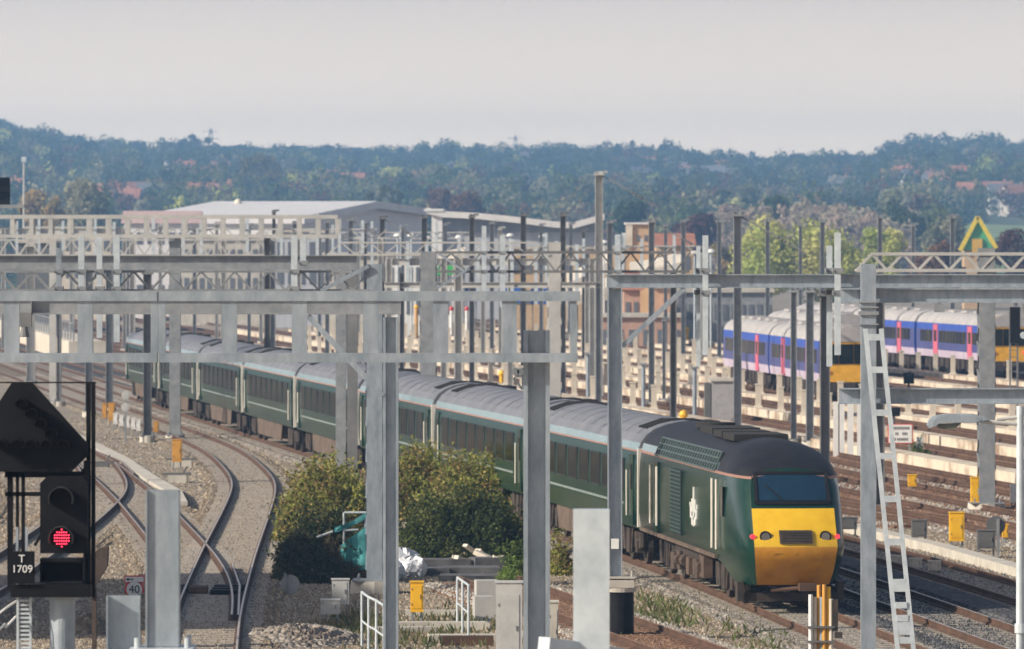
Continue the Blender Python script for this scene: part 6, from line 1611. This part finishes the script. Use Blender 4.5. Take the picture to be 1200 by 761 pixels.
for lab, a, b, y0p, y1p, m_ in (('bright green fascia board with a dark division', 512, 531, 307, 322, mat('bright_green', (.05,.45,.10), .5)),('blue container end left in the yard behind the ladder boom', 545, 560, 334, 352, mat('navy_box', (.01,.03,.12), .5)),('blue container right of the navy one', 592, 612, 336, 355, mat('royal_blue', (.03,.12,.42), .5)),('small blue container beside the laced pale column', 622, 646, 338, 356, mat('royal_blue', (.03,.12,.42), .5)),('dark blue container right of the pale laced column', 668, 700, 336, 352, mat('navy_box', (.01,.03,.12), .5))):
    t = thing('container', lab, 'container', (X_((a+b)/2,s), F/s-3, -.3)); y = F/s-3
    if 'fascia' in lab: t['category'] = 'sign board'; t.name = 'fascia_board'
    mb = MB(); mb.box(X_(a,s),X_(b,s),y,y+2,Z_(y1p,s),Z_(y0p,s)); part(mb, 'body', m_, t)
    mb = MB(); mb.box(X_(a,s)+.1,X_(a,s)+.2,y+.5,y+.6,-.3,Z_(y1p,s)); mb.box(X_(b,s)-.2,X_(b,s)-.1,y+.5,y+.6,-.3,Z_(y1p,s)); split(mb, 'leg', galv_dark, t)
    if 'fascia' in lab: mb = MB(); mb.box(X_(520,s),X_(523,s),y-.05,y-.001,Z_(y1p,s),Z_(y0p,s)); part(mb, 'divider', dk, t)
# cream canopies
for i, (lab, a, b, yl, yh, yb) in enumerate((('large cream canopy with a sloping top right of the pale laced column', 664, 716, 330, 303, 345),('lower cream canopy running down to the ladder boom end', 640, 712, 352, 336, 372),('cream canopy beside the brick block foot', 738, 800, 318, 306, 330),('cream curved canopy behind the laced grey column', 512, 545, 306, 300, 335))):
    s = 13.8-.2*i; y = F/s-5; t = thing('canopy', lab, 'canopy', (X_((a+b)/2,s), y, -.3)); mb = MB(); n = 8
    vs = []
    for k in range(n+1):
        u = k/n; px = a+(b-a)*u; z = Z_(yl+(yh-yl)*u**1.4, s); vs += [(X_(px,s),y,z),(X_(px,s),y+6,z+.8),(X_(px,s),y+6,z+.6),(X_(px,s),y,z-.5-.6*u)]
    mb.add(vs, [(k*4+j,(k+1)*4+j,(k+1)*4+(j+1)%4,k*4+(j+1)%4) for k in range(n) for j in range(4)]+[(0,1,2,3),(n*4+3,n*4+2,n*4+1,n*4)]); part(mb, 'roof', cream, t)
    mb = MB()
    for u in (0.03,.5,.97): x = X_(a+(b-a)*u,s); mb.cyl((x,y+3,-.3),(x,y+3,Z_(yl+(yh-yl)*u**1.4,s)),.08,n=8)
    split(mb, 'post', galv_dull, t)
# green gable with yellow bargeboards
s = 9.4; y = F/s; t = thing('gabled_building', 'building with a bright green gable edged in yellow, at the far right above the truss', 'building', (X_(1146,s), y, -.3))
gg = mat('green_gable_panel', (.06,.34,.16), .5, 0, scale=.6, col2=(.09,.42,.20)); gy = mat('yellow_bargeboard', (.75,.58,.05), .5)
mb = MB(); mb.prism([(X_(1128,s),Z_(293,s)),(X_(1164,s),Z_(293,s)),(X_(1145.5,s),Z_(257,s))], y, y+4); part(mb, 'gable', gg, t)
mb = MB(); mb.bar((X_(1125,s),y-.2,Z_(294,s)),(X_(1145.5,s),y-.2,Z_(254.5,s)),.5,.45,up=(0,1,0)); mb.bar((X_(1145.5,s),y-.2,Z_(254.5,s)),(X_(1167.5,s),y-.2,Z_(291,s)),.5,.45,up=(0,1,0)); part(mb, 'bargeboard', gy, t)
mb = MB(); mb.box(X_(1139,s),X_(1151,s),y-.3,y-.01,Z_(296,s),Z_(280,s)); part(mb, 'entrance', mat('ochre_panel', (.62,.38,.06), .6), t)
mb = MB(); mb.box(X_(1130,s),X_(1162,s),y+.2,y+4,-.3,Z_(293.1,s)); part(mb, 'wall', brick, t)
t = thing('shade_block', 'tall brick block outside the frame, added to shade the left hand tracks', 'building', (-30, 157, -.3))  # unseen building added to throw a shadow band over the left tracks
mb = MB(); mb.box(-35, -25.5, 141, 163, -.3, 12.8); part(mb, 'wall', brick, t)
mb = MB(); mb.prism([(-35.6, 12.8), (-24.9, 12.8), (-30.2, 14.8)], 140.4, 163.6); part(mb, 'roof', mat('grey_slate', (.16,.16,.17), .8), t)
for k in range(6): mb = MB(); mb.box(-25.5, -25.44, 143+k*3.3, 145.2+k*3.3, 9.0, 11.6); part(mb, 'window', winm, t)
# far left: platform wall, low fence, black signal on the boom and a lamp mast
s = 14.2; t = thing('platform_wall', 'bright cream platform wall slanting down behind the left uprights', 'wall', (-38, 550, -.3))
mb = MB(); a = Vector((-30.0, 470, -.3)); b = Vector((-46.5, 610, -.3)); mb.bar(a+Vector((0,0,.8)), b+Vector((0,0,.8)), 2.6, 1.6); part(mb, 'wall', cream, t)
mb = MB()
for k in range(36): c = a.lerp(b, k/35); mb.box(c.x-1.0,c.x-.9,c.y-.05,c.y+.05,1.3,2.6)
mb.bar(a+Vector((-.95,0,2.85)), b+Vector((-.95,0,2.85)), .06); mb.bar(a+Vector((-.95,0,2.3)), b+Vector((-.95,0,2.3)), .05); part(mb, 'railing', galv_dull, t)
s = 26.8; y = F/s; t = thing('gantry_signal', 'black signal back on a grey stage at the top left corner of the highest boom', 'signal', (X_(4,s), y+.4, Z_(252,s)))
mb = MB(); mb.box(X_(-14,s),X_(11,s),y+.3,y+.5,Z_(240,s),Z_(208,s)); mb.box(X_(-14,s),X_(11,s),y+.05,y+.3,Z_(210,s),Z_(208,s)); mb.box(X_(-14,s),X_(11,s),y+.05,y+.3,Z_(225,s),Z_(223.5,s)); part(mb, 'head', black, t)
mb = MB(); mb.box(X_(-14,s),X_(28,s),y+.1,y+1.1,Z_(244,s),Z_(240.1,s)); 
for px in (-8, 24): mb.box(X_(px,s)-.06,X_(px,s)+.06,y+.5,y+.6,Z_(252,s),Z_(244,s))
part(mb, 'stage', galv_dull, t)
s = 8.0; y = F/s; x = X_(28,s); t = thing('floodlight_mast', 'thin tall floodlight mast against the hillside at the far left', 'floodlight', (x, y, -.3))
mb = MB(); mb.cyl((x,y,-.3),(x,y,Z_(190,s)),.22,.12,8); part(mb, 'mast', galv_pale, t); mb = MB(); mb.box(x-.35,x+.35,y-.3,y+.3,Z_(190,s),Z_(184,s)); part(mb, 'lamp', galv_new, t)
# pylons on the ridge
for lab, px, yt in (('faint lattice pylon on the ridge at the left', 247, 150),('faint lattice pylon on the ridge, small, right of the middle', 604, 158)):
    y = 3700; s = F/y; x = X_(px,s); z0 = ground_z(x, y); zt = Z_(yt,s); t = thing('pylon', lab, 'pylon', (x, y, z0)); mb = MB()
    for sx in (-1,1):
        for sy in (-1,1): mb.bar((x+sx*3,y+sy*3,z0),(x+sx*.4,y+sy*.4,zt),.35)
    for k in range(6): z = z0+(zt-z0)*(k+.5)/6; w = 3*(1-(k+.5)/6)+.4; mb.bar((x-w,y,z-2),(x+w,y,z+2),.3); mb.bar((x+w,y,z-2),(x-w,y,z+2),.3)
    for z in (zt-2, zt-6, zt-10): mb.bar((x-4.5,y,z),(x+4.5,y,z),.35)
    part(mb, 'tower', galv_dark, t)

# ------------------------------------------------------------------ haze, sky, sun, camera
hz = MB(); hz.box(-1900, 1900, -90, 4700, -9, 92); hz.f = [f[::1] for f in hz.f]
hm = bpy.data.materials.new('haze'); hm.use_nodes = True; nt = hm.node_tree; nt.nodes.clear()
out = nt.nodes.new('ShaderNodeOutputMaterial'); pv = nt.nodes.new('ShaderNodeVolumePrincipled')
pv.inputs['Color'].default_value = HAZE_C; pv.inputs['Density'].default_value = HAZE_D; pv.inputs['Anisotropy'].default_value = 0.2
nt.links.new(pv.outputs[0], out.inputs['Volume'])
ho = hz.build('haze', hm); tag(ho, kind='stuff'); ho['label'] = 'thin bluish haze over the valley and the hills'; ho['category'] = 'haze'

EL, AZ = 29.0, SUN_AZ        # sun stands to the left; AZ = compass-like angle from +Y towards -X
w = bpy.data.worlds.new('World'); scene.world = w; w.use_nodes = True; nt = w.node_tree
bg = nt.nodes['Background']; sky = nt.nodes.new('ShaderNodeTexSky'); sky.sky_type = 'NISHITA'; sky.sun_disc = False
sky.sun_elevation = math.radians(EL); sky.sun_rotation = math.radians(-AZ); sky.air_density = 1.0; sky.dust_density = 4.0; sky.ozone_density = 1.0
mixc = nt.nodes.new('ShaderNodeMix'); mixc.data_type = 'RGBA'
tcz = nt.nodes.new('ShaderNodeTexCoord'); sx_ = nt.nodes.new('ShaderNodeSeparateXYZ'); nt.links.new(tcz.outputs['Generated'], sx_.inputs[0])
mz = nt.nodes.new('ShaderNodeMapRange'); mz.inputs[1].default_value = 0.0; mz.inputs[2].default_value = 0.5; nt.links.new(sx_.outputs['Z'], mz.inputs[0])
cr = nt.nodes.new('ShaderNodeValToRGB'); cr.color_ramp.elements[0].position = .028; cr.color_ramp.elements[0].color = (*[c/2 for c in SKY_LO], 1)
cr.color_ramp.elements[1].position = .075; cr.color_ramp.elements[1].color = (*[c/2 for c in SKY_HI], 1)
k_ = cr.color_ramp.elements.new(.35); k_.color = (.17, .17, .20, 1)
nt.links.new(mz.outputs[0], cr.inputs[0])
sc_ = nt.nodes.new('ShaderNodeMix'); sc_.data_type = 'RGBA'; sc_.blend_type = 'MULTIPLY'; sc_.inputs[0].default_value = 1; sc_.inputs[7].default_value = (2/SKY_S, 2/SKY_S, 2/SKY_S, 1); sc_.clamp_result = False
nt.links.new(cr.outputs[0], sc_.inputs[6])
fz = nt.nodes.new('ShaderNodeMapRange'); fz.inputs[1].default_value = 0.08; fz.inputs[2].default_value = 0.4; fz.inputs[3].default_value = 1.0; fz.inputs[4].default_value = 0.15; nt.links.new(sx_.outputs['Z'], fz.inputs[0])
nt.links.new(fz.outputs[0], mixc.inputs[0]); nt.links.new(sky.outputs[0], mixc.inputs[6]); nt.links.new(sc_.outputs[2], mixc.inputs[7])
# thin even cloud: faint streaks in direction space
tc = nt.nodes.new('ShaderNodeTexCoord'); mp = nt.nodes.new('ShaderNodeMapping'); mp.inputs['Scale'].default_value = (6, 6, 60)
ns = nt.nodes.new('ShaderNodeTexNoise'); ns.inputs['Scale'].default_value = 1.0; ns.inputs['Detail'].default_value = 5
nt.links.new(tc.outputs['Generated'], mp.inputs[0]); nt.links.new(mp.outputs[0], ns.inputs['Vector'])
mr = nt.nodes.new('ShaderNodeMapRange'); mr.inputs[3].default_value = .94; mr.inputs[4].default_value = 1.06; nt.links.new(ns.outputs['Fac'], mr.inputs[0])
ml = nt.nodes.new('ShaderNodeMix'); ml.data_type = 'RGBA'; ml.blend_type = 'MULTIPLY'; ml.inputs[0].default_value = 1.0
nt.links.new(mixc.outputs[2], ml.inputs[6]); nt.links.new(mr.outputs[0], ml.inputs[7]); nt.links.new(ml.outputs[2], bg.inputs['Color'])
bg.inputs['Strength'].default_value = SKY_S
sl = bpy.data.lights.new('sun', 'SUN'); sl.energy = SUN_E; sl.angle = math.radians(0.8); sl.color = (1.0, .90, .76)
so = bpy.data.objects.new('sun', sl); COL.objects.link(so)
a = math.radians(AZ); e = math.radians(EL); sd = Vector((-math.sin(a)*math.cos(e), math.cos(a)*math.cos(e), math.sin(e)))
so.rotation_euler = sd.to_track_quat('Z', 'Y').to_euler(); so.location = (-80, 60, 90)
cam = bpy.data.cameras.new('camera'); co = bpy.data.objects.new('camera', cam); COL.objects.link(co); scene.camera = co
cam.sensor_width = 36; cam.lens = F/1200*36; cam.shift_y = -(380.5-HZ)/1200; cam.clip_start = 1; cam.clip_end = 12000
co.location = (0, 0, EYE); co.rotation_euler = (math.pi/2, 0, 0)
cam.dof.use_dof = True; cam.dof.focus_distance = 108; cam.dof.aperture_fstop = 5.6
scene.view_settings.view_transform = 'Standard'; scene.view_settings.look = 'None'; scene.view_settings.exposure = EXPO; scene.view_settings.gamma = 1
scene.cycles.max_bounces = 6; scene.cycles.diffuse_bounces = 2; scene.cycles.volume_bounces = 1; scene.cycles.use_denoising = True
